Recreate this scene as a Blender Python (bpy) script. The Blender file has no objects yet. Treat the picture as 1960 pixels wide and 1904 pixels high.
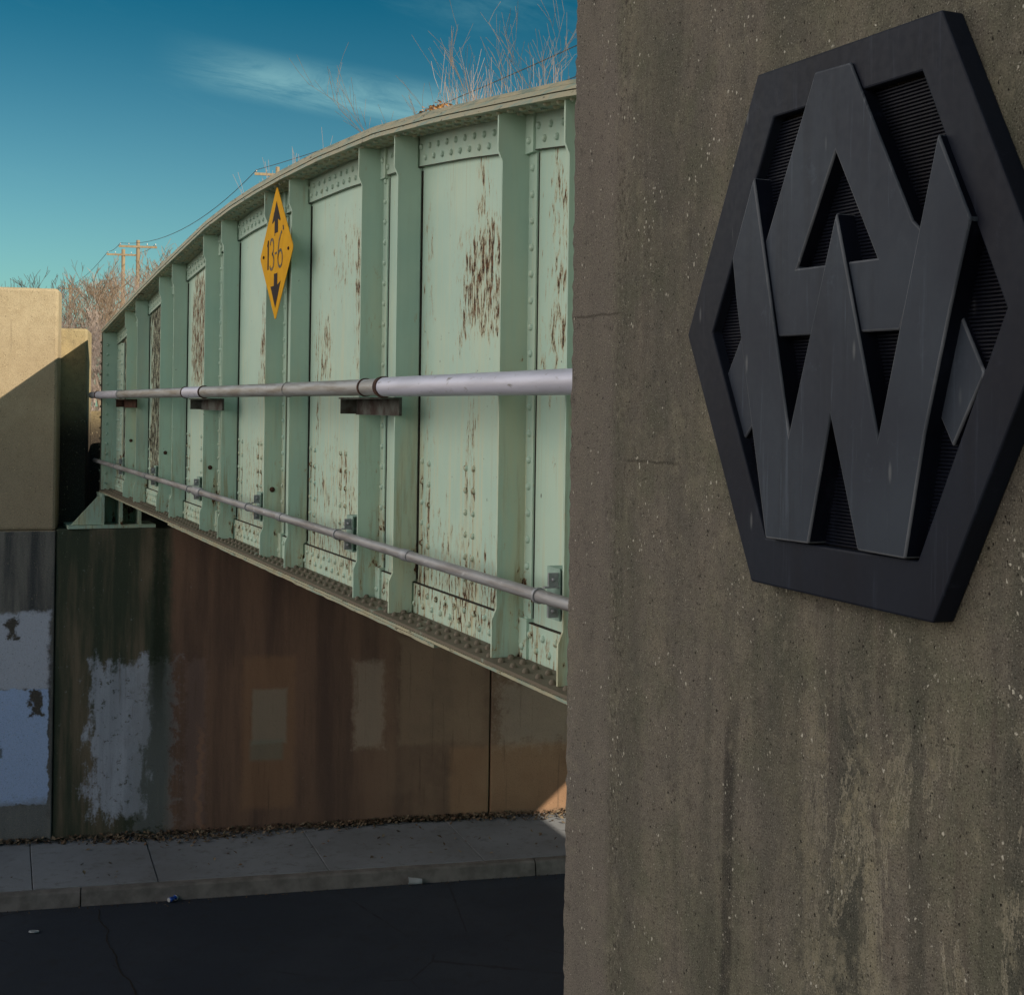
import bpy, bmesh, math, random
from mathutils import Vector, Matrix
R = math.radians
SC = bpy.context.scene
COL = SC.collection
random.seed(7)

# ------------------------------------------------------------------ camera
cd = bpy.data.cameras.new('camera'); cam = bpy.data.objects.new('camera', cd); COL.objects.link(cam)
cam.location = (0, 0, 5.4)
cam.rotation_euler = (Matrix.Rotation(R(-23.5), 3, 'Z') @ Matrix.Rotation(R(90), 3, 'X') @ Matrix.Rotation(R(0.8), 3, 'Z')).to_euler()
cd.sensor_width = 36; cd.lens = 2700 / 1960 * 36; cd.shift_y = -169 / 1960
cd.clip_start = 0.05; cd.clip_end = 6000
SC.camera = cam
SC.render.resolution_x = 1024; SC.render.resolution_y = 994

# ------------------------------------------------------------------ sun + sky
SUN = Vector((0.6, -1.0, 0.55)).normalized()
sd = bpy.data.lights.new('sun', 'SUN'); sun = bpy.data.objects.new('sun', sd); COL.objects.link(sun)
sd.energy = 4.3; sd.angle = R(0.5); sd.color = (1.0, 0.86, 0.66)
sun.rotation_euler = SUN.to_track_quat('Z', 'Y').to_euler()
W = bpy.data.worlds.new('World'); SC.world = W; W.use_nodes = True
SKY_STRENGTH = 0.10

SC.view_settings.view_transform = 'Standard'; SC.view_settings.look = 'None'
SC.view_settings.gamma = 1; SC.view_settings.exposure = 0.5
SC.render.engine = 'CYCLES'


# ------------------------------------------------------------------ node helper
class NT:
    def __init__(s, tree): s.t = tree; s.n = tree.nodes; s.l = tree.links
    def new(s, ty, **k):
        n = s.n.new(ty)
        for a, v in k.items(): setattr(n, a, v)
        return n
    def put(s, sock, v):
        if isinstance(v, bpy.types.NodeSocket): s.l.new(v, sock)
        elif v is not None:
            if isinstance(v, (tuple, list)) and len(v) == 3 and sock.type == 'RGBA': v = (*v, 1)
            sock.default_value = v
    def m(s, op, a, b=None, c=None, clamp=False):
        n = s.new('ShaderNodeMath', operation=op); n.use_clamp = clamp
        s.put(n.inputs[0], a); s.put(n.inputs[1], b)
        if c is not None: s.put(n.inputs[2], c)
        return n.outputs[0]
    def add(s, a, b): return s.m('ADD', a, b)
    def mul(s, a, b): return s.m('MULTIPLY', a, b)
    def mx(s, a, b): return s.m('MAXIMUM', a, b)
    def inv(s, a): return s.m('SUBTRACT', 1.0, a)
    def sm(s, v, a, b, lo=0.0, hi=1.0):
        n = s.new('ShaderNodeMapRange', interpolation_type='SMOOTHSTEP')
        s.put(n.inputs[0], v); s.put(n.inputs[1], a); s.put(n.inputs[2], b); s.put(n.inputs[3], lo); s.put(n.inputs[4], hi)
        return n.outputs[0]
    def mix(s, f, a, b, mode='MIX'):
        n = s.new('ShaderNodeMix', data_type='RGBA', blend_type=mode); n.clamp_factor = True
        s.put(n.inputs[0], f); s.put(n.inputs[6], a); s.put(n.inputs[7], b)
        return n.outputs[2]
    def mapv(s, v, sc=(1, 1, 1), loc=(0, 0, 0), rot=(0, 0, 0)):
        n = s.new('ShaderNodeMapping'); s.put(n.inputs[0], v)
        n.inputs['Scale'].default_value = sc; n.inputs['Location'].default_value = loc; n.inputs['Rotation'].default_value = rot
        return n.outputs[0]
    def noise(s, v, sc, det=4, rough=0.55, dist=0.0, scale3=None, loc=(0, 0, 0)):
        if scale3 or loc != (0, 0, 0): v = s.mapv(v, scale3 or (1, 1, 1), loc)
        n = s.new('ShaderNodeTexNoise'); s.put(n.inputs['Vector'], v)
        n.inputs['Scale'].default_value = sc; n.inputs['Detail'].default_value = det
        n.inputs['Roughness'].default_value = rough; n.inputs['Distortion'].default_value = dist
        return n.outputs['Fac']
    def vor(s, v, sc, scale3=None, rnd=1.0, feat='F1'):
        if scale3: v = s.mapv(v, scale3)
        n = s.new('ShaderNodeTexVoronoi', feature=feat); s.put(n.inputs['Vector'], v)
        n.inputs['Scale'].default_value = sc; n.inputs['Randomness'].default_value = rnd
        return n
    def sep(s, v):
        n = s.new('ShaderNodeSeparateXYZ'); s.put(n.inputs[0], v); return n.outputs
    def blob(s, u, v, u0, u1, v0, v1, soft, warp=None):
        """soft box mask; warp is an offset socket added to the distance"""
        du = s.m('SUBTRACT', s.m('ABSOLUTE', s.m('SUBTRACT', u, (u0 + u1) / 2)), (u1 - u0) / 2)
        dv = s.m('SUBTRACT', s.m('ABSOLUTE', s.m('SUBTRACT', v, (v0 + v1) / 2)), (v1 - v0) / 2)
        d = s.mx(du, dv)
        if warp is not None: d = s.add(d, warp)
        return s.sm(d, soft, -soft)


def material(name, rough=0.7, metal=0.0):
    m = bpy.data.materials.new(name); m.use_nodes = True
    g = NT(m.node_tree); b = g.n['Principled BSDF']
    b.inputs['Roughness'].default_value = rough; b.inputs['Metallic'].default_value = metal
    b.inputs['Specular IOR Level'].default_value = 0.12
    return m, g, b


def coords(g, world=True):
    if world: return g.new('ShaderNodeNewGeometry').outputs['Position']
    return g.new('ShaderNodeTexCoord').outputs['Object']


def bump(g, b, h, dist=0.01, strength=1.0):
    n = g.new('ShaderNodeBump'); n.inputs['Distance'].default_value = dist; n.inputs['Strength'].default_value = strength
    g.put(n.inputs['Height'], h); g.l.new(n.outputs[0], b.inputs['Normal'])


# ------------------------------------------------------------------ sky
g = NT(W.node_tree)
bg = g.n['Background']; bg.inputs[1].default_value = SKY_STRENGTH
sky = g.new('ShaderNodeTexSky', sky_type='NISHITA'); sky.sun_disc = False
sky.sun_elevation = math.asin(SUN.z); sky.sun_rotation = math.atan2(SUN.x, SUN.y)
sky.ozone_density = 2.0; sky.dust_density = 0.6; sky.air_density = 1.0
tc = g.new('ShaderNodeTexCoord').outputs['Generated']
sx, sy, sz = g.sep(tc)
# thin high cloud drawn out along one heading
az = g.m('ARCTAN2', sx, sy); el = g.m('ARCSINE', sz)
cv = g.new('ShaderNodeCombineXYZ'); g.put(cv.inputs[0], az); g.put(cv.inputs[1], el)
wisp = g.noise(g.mapv(cv.outputs[0], rot=(0, 0, R(11))), 4.2, 9, 0.70, 0.6, scale3=(1.6, 9.0, 1), loc=(0.7, 0.45, 0))
band_y = g.add(el, g.mul(az, 0.137))
band = g.mul(g.sm(band_y, 0.236, 0.250), g.sm(band_y, 0.280, 0.254))
band = g.mul(band, g.mul(g.sm(az, 0.15, 0.25), g.sm(az, 0.56, 0.42)))
veil = g.mul(g.mul(g.sm(el, 0.24, 0.30), g.sm(az, 0.30, 0.42)), g.sm(wisp, 0.40, 0.70))
cl = g.add(g.mul(band, g.sm(wisp, 0.25, 0.60)), g.add(g.mul(veil, 0.35), g.mul(g.sm(wisp, 0.55, 0.85), 0.10)))
tcol = g.mix(g.sm(el, R(3), R(19)), (0.34, 0.57, 0.53), (0.0, 0.27, 0.31))
tint = g.mix(1.0, sky.outputs[0], tcol, 'MULTIPLY')
skyc = g.mix(g.m('MULTIPLY', cl, 0.80, clamp=True), tint, (1.6, 3.3, 3.6))
# unseen bright cloud bank in the west, added as fill light for shaded faces
wdir = g.add(g.mul(sx, -0.97), g.mul(sy, 0.22))
wn = g.noise(tc, 2.6, 5, 0.6)
bank = g.mul(g.mul(g.sm(wdir, 0.20, 0.78), g.sm(sz, 0.85, 0.45)), g.sm(wn, 0.25, 0.6, 0.55, 1.0))
skyc = g.mix(bank, skyc, (16.5, 15.2, 13.9))
g.put(bg.inputs[0], skyc)


# ------------------------------------------------------------------ mesh helper
class MB:
    def __init__(s): s.v = []; s.f = []; s.mi = []
    def raw(s, vs, fs, m=0):
        o = len(s.v); s.v += [tuple(p) for p in vs]
        for f in fs: s.f.append([o + i for i in f]); s.mi.append(m)
        return s
    def box(s, x0, x1, y0, y1, z0, z1, m=0):
        vs = [(x, y, z) for z in (z0, z1) for y in (y0, y1) for x in (x0, x1)]
        return s.raw(vs, [(0, 2, 3, 1), (4, 5, 7, 6), (0, 1, 5, 4), (2, 6, 7, 3), (0, 4, 6, 2), (1, 3, 7, 5)], m)
    def prism(s, poly, axis, a0, a1, m=0):
        """poly: 2D points; axis 0: (y,z) pts swept in x; 1: (x,z) swept in y; 2: (x,y) swept in z"""
        def P(p, a):
            return (a, p[0], p[1]) if axis == 0 else ((p[0], a, p[1]) if axis == 1 else (p[0], p[1], a))
        n = len(poly); vs = [P(p, a0) for p in poly] + [P(p, a1) for p in poly]
        fs = [list(range(n))[::-1], [n + i for i in range(n)]] + [(i, (i + 1) % n, n + (i + 1) % n, n + i) for i in range(n)]
        return s.raw(vs, fs, m)
    def dome(s, c, nrm, r, h, n=8, m=0):
        c = Vector(c); nrm = Vector(nrm).normalized()
        t = nrm.orthogonal().normalized(); u = nrm.cross(t)
        vs = []
        for (k, hh) in ((1.0, 0.0), (0.92, 0.45), (0.6, 0.85)):
            for i in range(n):
                a = 2 * math.pi * i / n
                vs.append(c + (t * math.cos(a) + u * math.sin(a)) * r * k + nrm * h * hh)
        vs.append(c + nrm * h); fs = []
        for j in range(2):
            for i in range(n): fs.append((j * n + i, j * n + (i + 1) % n, (j + 1) * n + (i + 1) % n, (j + 1) * n + i))
        for i in range(n): fs.append((2 * n + i, 2 * n + (i + 1) % n, 3 * n))
        return s.raw(vs, fs, m)
    def tube(s, pts, rad, n=12, m=0, caps=True):
        pts = [Vector(p) for p in pts]
        if not isinstance(rad, (list, tuple)): rad = [rad] * len(pts)
        d0 = (pts[1] - pts[0]).normalized(); t = d0.orthogonal().normalized(); vs = []
        for i, p in enumerate(pts):
            d = (pts[min(i + 1, len(pts) - 1)] - pts[max(i - 1, 0)]).normalized()
            t = (t - d * t.dot(d)).normalized(); u = d.cross(t)
            for k in range(n):
                a = 2 * math.pi * k / n; vs.append(p + (t * math.cos(a) + u * math.sin(a)) * rad[i])
        fs = []
        for i in range(len(pts) - 1):
            for k in range(n): fs.append((i * n + k, i * n + (k + 1) % n, (i + 1) * n + (k + 1) % n, (i + 1) * n + k))
        if caps: fs.append(list(range(n))[::-1]); fs.append([(len(pts) - 1) * n + k for k in range(n)])
        return s.raw(vs, fs, m)
    def ring(s, c, axis, r0, r1, w, n=20, a0=0, a1=360, m=0):
        """flat strap ring: inner r0 outer r1 width w along axis"""
        c = Vector(c); ax = Vector(axis).normalized(); t = Vector((0, 0, 1)); t = (t - ax * t.dot(ax)).normalized(); u = ax.cross(t)
        full = abs(a1 - a0) >= 360; N = n if full else n + 1; vs = []
        for i in range(N):
            a = R(a0 + (a1 - a0) * i / n); d = t * math.cos(a) + u * math.sin(a)
            for (rr, ww) in ((r0, -w / 2), (r1, -w / 2), (r1, w / 2), (r0, w / 2)): vs.append(c + d * rr + ax * ww)
        fs = []
        for i in range(n):
            j = (i + 1) % N
            for k in range(4): fs.append((i * 4 + k, i * 4 + (k + 1) % 4, j * 4 + (k + 1) % 4, j * 4 + k))
        return s.raw(vs, fs, m)
    def build(s, name, mats, parent=None, smooth=None, bevel=0):
        me = bpy.data.meshes.new(name); me.from_pydata(s.v, [], s.f)
        if not isinstance(mats, (list, tuple)): mats = [mats]
        for mm in mats: me.materials.append(mm)
        me.polygons.foreach_set('material_index', s.mi)
        bm = bmesh.new(); bm.from_mesh(me); bmesh.ops.recalc_face_normals(bm, faces=bm.faces); bm.to_mesh(me); bm.free()
        o = bpy.data.objects.new(name, me); COL.objects.link(o)
        if parent: o.parent = parent
        if smooth is not None:
            for p in me.polygons: p.use_smooth = True
            try: me.set_sharp_from_angle(angle=R(smooth))
            except Exception: pass
        if bevel:
            bv = o.modifiers.new('bevel', 'BEVEL'); bv.width = bevel; bv.segments = 2; bv.limit_method = 'ANGLE'; bv.angle_limit = R(35)
        return o


def tag(o, label=None, cat=None, group=None, kind=None):
    if label: o['label'] = label
    if cat: o['category'] = cat
    if group: o['group'] = group
    if kind: o['kind'] = kind
    return o


def empty(name, loc, label, cat, group=None, rz=0):
    o = bpy.data.objects.new(name, None); COL.objects.link(o); o.location = loc; o.rotation_euler = (0, 0, rz)
    o.empty_display_size = 0.1
    return tag(o, label, cat, group)


# ------------------------------------------------------------------ constants of the place (metres, road surface z = 0, y runs along the bridge)
GE, GW, GO = 2.26, 2.456, 2.32            # girder: flange edge, web face, stiffener edge
BF = 4.352                                 # top of bottom flange
TT = [(1.0, 6.02), (2.0, 6.20), (3.0, 6.37), (3.9, 6.51), (4.77, 6.625), (5.386, 6.695), (6.2, 6.785), (7.06, 6.863), (8.14, 6.912), (9.04, 6.930), (9.8, 6.932),
      (10.56, 6.922), (11.5, 6.885), (12.46, 6.81), (13.6, 6.72), (14.765, 6.615), (16.2, 6.475), (17.77, 6.317), (18.2, 6.27)]
def ztop(y):
    for (a, za), (b_, zb) in zip(TT, TT[1:]):
        if y <= b_: return za + (zb - za) * (y - a) / (b_ - a)
    return TT[-1][1]
TFT = 0.056                                # top flange pack thickness
AZ = math.atan2(-0.16677, 0.986)           # road heading (the bridge is skewed)
P0 = Vector((2.325, 17.394, 0)); BV = Vector((0.986, -0.16677, 0)); NV = Vector((0.16677, 0.986, 0))
def wl(s, n, z): return P0 + BV * s - NV * n + Vector((0, 0, z))     # s along the wall, n out from it towards the road
PX = 1.70; PY = 3.526                      # near pylon face and its corner


STIFF = [(y1, y1 - o_) for y1, o_ in zip((3.30, 5.47, 7.44, 9.62, 11.75, 13.90, 16.12), (0.64, 0.65, 0.61, 0.67, 0.71, 0.70, 0.76))]
RIVCOLS = []
for k in range(6):     # vertical rivet rows between two pairs of stiffeners
    ya, yb = STIFF[k][0], STIFF[k + 1][1]; w = yb - ya
    RIVCOLS.append([yb - .05, yb - .15, ya + w * .52, ya + w * .45] + ([ya + .22, ya + .13] if k < 3 else []))

# ------------------------------------------------------------------ materials
def m_paint(name, tone=1.0, web=False, dusty=0.0, cream=0.0):
    m, g, b = material(name, 0.62)
    p = coords(g); x, y, z = g.sep(p)
    n1 = g.noise(p, 2.2, 5, 0.6); n2 = g.noise(p, 1.0, 5, 0.65, scale3=(6, 22, 0.8))
    base = g.mix(g.sm(n1, 0.3, 0.72), (0.40 * tone, 0.555 * tone, 0.475 * tone), (0.46 * tone, 0.60 * tone, 0.50 * tone))
    base = g.mix(g.mul(g.sm(n2, 0.46, 0.70), g.sm(z, 6.3, 4.9, 0.25, 0.75)), base, (0.56 * tone, 0.57 * tone, 0.40 * tone))
    # fine drip stains, yellow brown
    n3 = g.noise(p, 1.0, 4, 0.7, scale3=(8, 48, 1.1)); n4 = g.noise(p, 0.9, 3, 0.6, loc=(3, 1, 8))
    low = g.sm(z, 5.15, 4.45)
    drip = g.mul(g.sm(n3, 0.56, 0.72), g.mx(g.sm(n4, 0.45, 0.68), low))
    base = g.mix(g.mul(drip, 0.55), base, (0.38, 0.28, 0.13))
    # flaking and rust
    fine = g.noise(p, 1.0, 7, 0.74, 0.2, scale3=(30, 40, 10.5))
    clump = g.noise(p, 1.0, 3, 0.55, scale3=(2, 3.4, 1.5), loc=(0, 2.3, 5.1))
    dens = g.mul(g.sm(clump, 0.45, 0.75), 0.09)
    if web:
        for (a0, a1, c0, c1, w) in ((5.70, 6.34, 5.70, 6.24, 0.225), (5.95, 6.10, 5.9, 6.55, 0.19), (7.78, 7.98, 5.4, 6.45, 0.23), (8.45, 8.72, 5.55, 6.05, 0.20), (7.60, 8.78, 4.5, 5.20, 0.140), (8.70, 8.80, 4.6, 6.4, 0.20), (7.50, 7.62, 5.1, 6.5, 0.17), (6.66, 6.76, 4.5, 6.4, 0.16), (7.9, 8.5, 6.0, 6.6, 0.12), (9.7, 10.8, 4.5, 5.2, 0.135), (4.95, 5.35, 5.5, 6.5, 0.17), (10.08, 10.35, 5.5, 6.2, 0.21), (5.55, 6.75, 4.45, 4.95, 0.130), (6.05, 6.2, 4.6, 5.5, 0.18),
                               (12.2, 13.0, 5.5, 6.6, 0.235), (14.1, 15.3, 4.6, 6.6, 0.27), (16.3, 17.6, 4.6, 6.6, 0.28)):
            dens = g.mx(dens, g.mul(g.blob(y, z, a0, a1, c0, c1, 0.16, g.mul(g.m('SUBTRACT', clump, 0.5), 0.5)), w))
        dens = g.add(dens, g.mul(g.sm(z, 4.72, 4.42), 0.11))
        yy_ = g.add(y, g.mul(g.m('SUBTRACT', n1, 0.5), 0.02)); colm = None
        for cy in [c_ for k_ in range(5) for c_ in RIVCOLS[k_]]:
            m_ = g.sm(g.m('ABSOLUTE', g.m('SUBTRACT', yy_, cy)), 0.026, 0.008); colm = m_ if colm is None else g.mx(colm, m_)
        colm = g.mul(colm, g.sm(z, 5.22, 5.10)); dens = g.mx(dens, g.mul(g.mul(colm, g.sm(n4, 0.40, 0.55)), 0.205))
        base = g.mix(g.mul(g.mul(colm, g.sm(n3, 0.40, 0.60)), 0.45), base, (0.44, 0.33, 0.17))
    else:
        dens = g.add(g.mul(dens, 0.75), g.mul(g.sm(z, 4.75, 4.40), 0.06))
        # corrosion creeping out of the root of each stiffener, with a brown stain below it
        root = g.mul(g.sm(x, GW - .105, GW - .02), g.sm(x, GW + .3, GW + .2)); blot = g.noise(p, 1.0, 5, 0.65, scale3=(7, 2, 4.2), loc=(4, 7, 1))
        rmask = g.mul(g.mul(root, g.sm(z, 5.25, 4.55, 0.15, 1.0)), g.sm(blot, 0.46, 0.62))
        dens = g.mx(dens, g.mul(rmask, 0.27))
        stn = g.noise(p, 1.0, 5, 0.7, scale3=(22, 3, 1.6), loc=(1, 3, 3))
        base = g.mix(g.mul(g.mul(g.sm(stn, 0.50, 0.68), g.sm(z, 5.6, 4.6, 0.10, 1.0)), 0.62), base, (0.30, 0.22, 0.11))
    thr = g.m('SUBTRACT', 0.725, dens)
    rust = g.sm(fine, thr, g.add(thr, 0.035)); halo = g.sm(fine, g.m('SUBTRACT', thr, 0.08), thr)
    tiny = g.noise(p, 1.0, 2, 0.5, scale3=(34, 34, 20), loc=(5, 5, 5))
    base = g.mix(g.mul(halo, 0.62), base, (0.42, 0.32, 0.18))
    rc = g.mix(g.sm(g.noise(p, 38, 4, 0.7), 0.36, 0.64), (0.030, 0.018, 0.014), (0.175, 0.090, 0.050))
    if web: rc = g.mix(g.sm(y, 13.2, 14.2), rc, (0.035, 0.036, 0.03))
    col = g.mix(rust, base, rc)
    col = g.mix(g.sm(tiny, 0.76, 0.79), col, (0.07, 0.05, 0.035))
    if dusty:
        dn = g.noise(p, 5, 5, 0.6)
        col = g.mix(g.sm(dn, 0.70 - dusty, 0.82 - dusty), col, (0.150, 0.128, 0.098))
    if cream:
        dn = g.noise(p, 1, 5, 0.7, scale3=(20, 5, 60))
        col = g.mix(g.mul(g.sm(dn, 0.36, 0.56), cream), col, (0.42, 0.37, 0.25))
        dn2 = g.noise(p, 1, 5, 0.7, scale3=(20, 9, 40), loc=(1, 4, 2))
        col = g.mix(g.sm(dn2, 0.60, 0.66), col, (0.07, 0.055, 0.035))
    g.put(b.inputs['Base Color'], col)
    g.put(b.inputs['Roughness'], g.sm(rust, 0, 1, 0.6, 0.95))
    bump(g, b, g.add(g.m('MULTIPLY', rust, -0.5), g.mul(g.noise(p, 7, 3), 0.35)), 0.006, 0.6)
    return m


M_PAINT = m_paint('green_paint', 0.97)
M_WEB = m_paint('green_paint_web', 1.0, web=True)
M_BF = m_paint('green_paint_dusty', 0.7, dusty=0.42)
M_EDGE = m_paint('green_paint_edge', 0.55, cream=0.75)


def m_simple(name, col, col2=None, rough=0.7, metal=0.0, sc=8, det=5, b_=0.004, s3=None, spec=0.3):
    m, g, b = material(name, rough, metal); p = coords(g)
    n = g.noise(p, sc, det, 0.6, scale3=s3)
    g.put(b.inputs['Base Color'], g.mix(g.sm(n, 0.32, 0.68), col, col2 or tuple(c * 0.7 for c in col)))
    b.inputs['Specular IOR Level'].default_value = spec
    if b_: bump(g, b, n, b_, 0.7)
    return m


M_RUST = m_simple('rusty_steel', (0.085, 0.035, 0.022), (0.03, 0.018, 0.014), 0.9, 0, 22)
M_SEAM = m_simple('corroded_seam', (0.045, 0.032, 0.022), (0.014, 0.014, 0.013), 0.95, 0, 40)


def m_pipe(name, c1, c2, c3):
    m, g, b = material(name, 0.45); p = coords(g); x, y, z = g.sep(p)
    n = g.noise(p, 1, 5, 0.6, scale3=(20, 2.5, 30)); n2 = g.noise(p, 1, 4, 0.7, scale3=(30, 9, 30), loc=(2, 2, 2))
    c = g.mix(g.sm(n, 0.38, 0.66), c1, c2); c = g.mix(g.sm(n2, 0.60, 0.72), c, c3)
    g.put(b.inputs['Base Color'], c); b.inputs['Metallic'].default_value = 0.25
    bump(g, b, n2, 0.002, 0.5)
    return m


M_PIPE = m_pipe('galvanised_pipe', (0.36, 0.37, 0.38), (0.25, 0.235, 0.215), (0.18, 0.155, 0.135))
M_PIPE_PALE = m_pipe('pale_galvanised_pipe', (0.56, 0.57, 0.68), (0.48, 0.49, 0.58), (0.26, 0.25, 0.26))
M_CONDUIT = m_pipe('conduit_steel', (0.33, 0.335, 0.35), (0.21, 0.195, 0.19), (0.50, 0.51, 0.54))
M_CLAMP = m_simple('galvanised_clamp', (0.36, 0.37, 0.40), (0.24, 0.25, 0.27), 0.5, 0.4, 20, b_=0)


def aggregate(g, p, col, light=(0.36, 0.34, 0.29), dark=(0.02, 0.018, 0.016), amt=1.0, sc=1.0):
    """small broken stones and pits of uneven size"""
    wn = g.new('ShaderNodeTexNoise'); wn.inputs['Scale'].default_value = 90 * sc; g.put(wn.inputs['Vector'], p)
    q = g.new('ShaderNodeVectorMath', operation='MULTIPLY_ADD'); g.put(q.inputs[0], wn.outputs['Color']); q.inputs[1].default_value = (.012 / sc,) * 3; g.put(q.inputs[2], p)
    q = q.outputs[0]
    v = g.vor(q, 230 * sc, scale3=(1, 1, 0.75)); v2 = g.vor(q, 115 * sc, scale3=(1, 1, 0.7)); v3 = g.vor(q, 150 * sc, scale3=(1, 1, 0.7))
    r1 = g.sep(v.outputs['Color'])[0]; r2 = g.sep(v2.outputs['Color'])[1]; r3 = g.sep(v3.outputs['Color'])[2]
    patch = g.sm(g.noise(p, 7, 4, 0.65), 0.34, 0.60, 0.5, 1.0)
    a1 = g.mul(g.sm(r1, 0.84, 0.97), g.sm(v.outputs['Distance'], 0.45, 0.15))
    a2 = g.mul(g.sm(g.mul(r2, g.add(patch, 0.06)), 0.93, 0.99), g.sm(v2.outputs['Distance'], 0.42, 0.18))
    a3 = g.mul(g.sm(r3, 0.93, 0.98), g.sm(v3.outputs['Distance'], 0.42, 0.15))
    gr = g.noise(p, 260 * sc, 2, 0.6)
    col = g.mix(g.mul(g.sm(gr, 0.57, 0.78), 0.34 * amt), col, light); col = g.mix(g.mul(g.sm(gr, 0.46, 0.28), 0.7 * amt), col, dark)
    col = g.mix(g.mul(g.mul(a1, 0.55 * amt), patch), col, light); col = g.mix(g.mul(a2, 0.8 * amt), col, light); col = g.mix(g.mul(a3, 0.7 * amt), col, dark)
    return col, g.m('SUBTRACT', g.add(g.add(a1, a2), gr), g.mul(a3, 2.0))


def m_pylon():
    m, g, b = material('weathered_aggregate_concrete', 0.93); b.inputs['Specular IOR Level'].default_value = 0.15
    p = coords(g); x, y, z = g.sep(p)
    n1 = g.noise(p, 2.3, 6, 0.7); n2 = g.noise(p, 9, 6, 0.75); n3 = g.noise(p, 60, 4, 0.7)
    c = g.mix(g.sm(n1, 0.40, 0.60), (0.134, 0.121, 0.104), (0.114, 0.113, 0.083))
    c = g.mix(g.mul(g.sm(n2, 0.35, 0.7), 0.6), c, (0.175, 0.152, 0.120))
    c = g.mix(g.mul(g.sm(n3, 0.45, 0.75), 0.55), c, (0.055, 0.048, 0.040))
    # runs of dark damp down the face, stronger low on the right
    st = g.noise(p, 1, 4, 0.62, scale3=(3, 5.5, 0.45)); st2 = g.noise(p, 1, 5, 0.7, scale3=(8, 15, 1.3), loc=(0, 4, 2))
    lowr = g.mul(g.sm(z, 5.35, 4.6), g.sm(y, 3.0, 2.2))
    c = g.mix(g.mul(g.sm(st, 0.42, 0.62), g.add(0.42, g.mul(lowr, 0.42))), c, (0.052, 0.054, 0.046))
    c = g.mix(g.mul(g.sm(st2, 0.52, 0.72), g.add(0.16, g.mul(lowr, 0.35))), c, (0.07, 0.055, 0.05))
    # smooth cast band next to the arris
    band = g.sm(y, 3.22, 3.28); c = g.mix(g.mul(band, 0.6), c, (0.155, 0.135, 0.122))
    # one long dark run from a weep
    wv = g.m('SUBTRACT', g.mul(g.noise(p, 1, 2, scale3=(0, 0, 1.4)), 0.10), 0.05)
    d = g.m('ABSOLUTE', g.m('SUBTRACT', g.add(y, g.add(wv, g.mul(g.m('SUBTRACT', z, 4.4), 0.03))), 2.672))
    run = g.mul(g.sm(d, 0.030, 0.012), g.sm(z, 4.82, 4.60)); c = g.mix(g.mul(run, 0.7), c, (0.035, 0.032, 0.030))
    # hair cracks of old pour lines
    for (zz, y0, y1) in ((5.652, 3.22, 3.53), (5.276, 2.92, 3.18)):
        dz = g.m('ABSOLUTE', g.m('SUBTRACT', g.add(z, g.mul(g.m('SUBTRACT', n2, 0.5), 0.02)), zz))
        c = g.mix(g.mul(g.mul(g.sm(dz, 0.005, 0.001), 0.6), g.mul(g.sm(y, y0 - 0.02, y0 + 0.02), g.sm(y, y1 + 0.02, y1 - 0.02))), c, (0.03, 0.025, 0.02))
    # lime bloom: ragged films with thin bright rims, low on the right
    q = g.mapv(p, (1, 6.0, 2.1)); ln = g.noise(q, 1.0, 7, 0.68, 0.5, loc=(0, 1.7, 3.3))
    reg = g.mul(g.sm(z, 5.02, 4.62), g.sm(y, 2.55, 2.20)); fz = g.noise(p, 34, 6, 0.8)
    film = g.mul(g.sm(g.add(ln, g.mul(g.m('SUBTRACT', fz, 0.5), 0.16)), 0.50, 0.60), reg)
    c = g.mix(g.mul(film, g.sm(fz, 0.32, 0.58, 0.25, 0.95)), c, (0.235, 0.212, 0.152))
    rim = g.mul(g.sm(g.m('ABSOLUTE', g.m('SUBTRACT', g.add(ln, g.mul(g.m('SUBTRACT', fz, 0.5), 0.10)), 0.515)), 0.014, 0.003), reg)
    c = g.mix(g.mul(rim, 0.65), c, (0.29, 0.265, 0.205))
    mot = g.noise(p, 22, 6, 0.75); mo2 = g.noise(p, 1, 6, 0.7, scale3=(5, 6.5, 3.4), loc=(1, 1, 1)); c = g.mix(g.mul(g.mul(g.sm(mo2, 0.53, 0.62), g.sm(mot, 0.38, 0.60)), g.add(0.22, g.mul(reg, 0.45))), c, (0.225, 0.205, 0.15)); c = g.mix(g.mul(g.sm(mot, 0.54, 0.70), 0.45), c, (0.20, 0.185, 0.145)); c = g.mix(g.mul(g.sm(mot, 0.45, 0.32), 0.5), c, (0.05, 0.046, 0.040))
    c, h = aggregate(g, p, c, light=(0.44, 0.42, 0.36), amt=1.4)
    # rough vertical ribbon of exposed stone a little in from the arris
    rib = g.sm(g.m('ABSOLUTE', g.m('SUBTRACT', g.add(y, g.mul(g.m('SUBTRACT', n2, 0.5), 0.12)), 3.215)), 0.06, 0.01); rn = g.noise(p, 80, 3, 0.8, scale3=(1, 1, 0.6))
    rb_ = g.mul(rib, g.sm(g.noise(p, 1, 3, 0.7, scale3=(0, 4, 5)), 0.38, 0.52)); c = g.mix(g.mul(rb_, g.sm(rn, 0.54, 0.64)), c, (0.04, 0.035, 0.032)); c = g.mix(g.mul(rb_, g.sm(rn, 0.42, 0.34)), c, (0.22, 0.20, 0.17))
    g.put(b.inputs['Base Color'], c)
    bump(g, b, g.add(g.mul(h, 0.35), g.add(g.mul(n3, 0.8), g.mul(n2, 0.8))), 0.006, 0.9)
    return m


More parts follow.
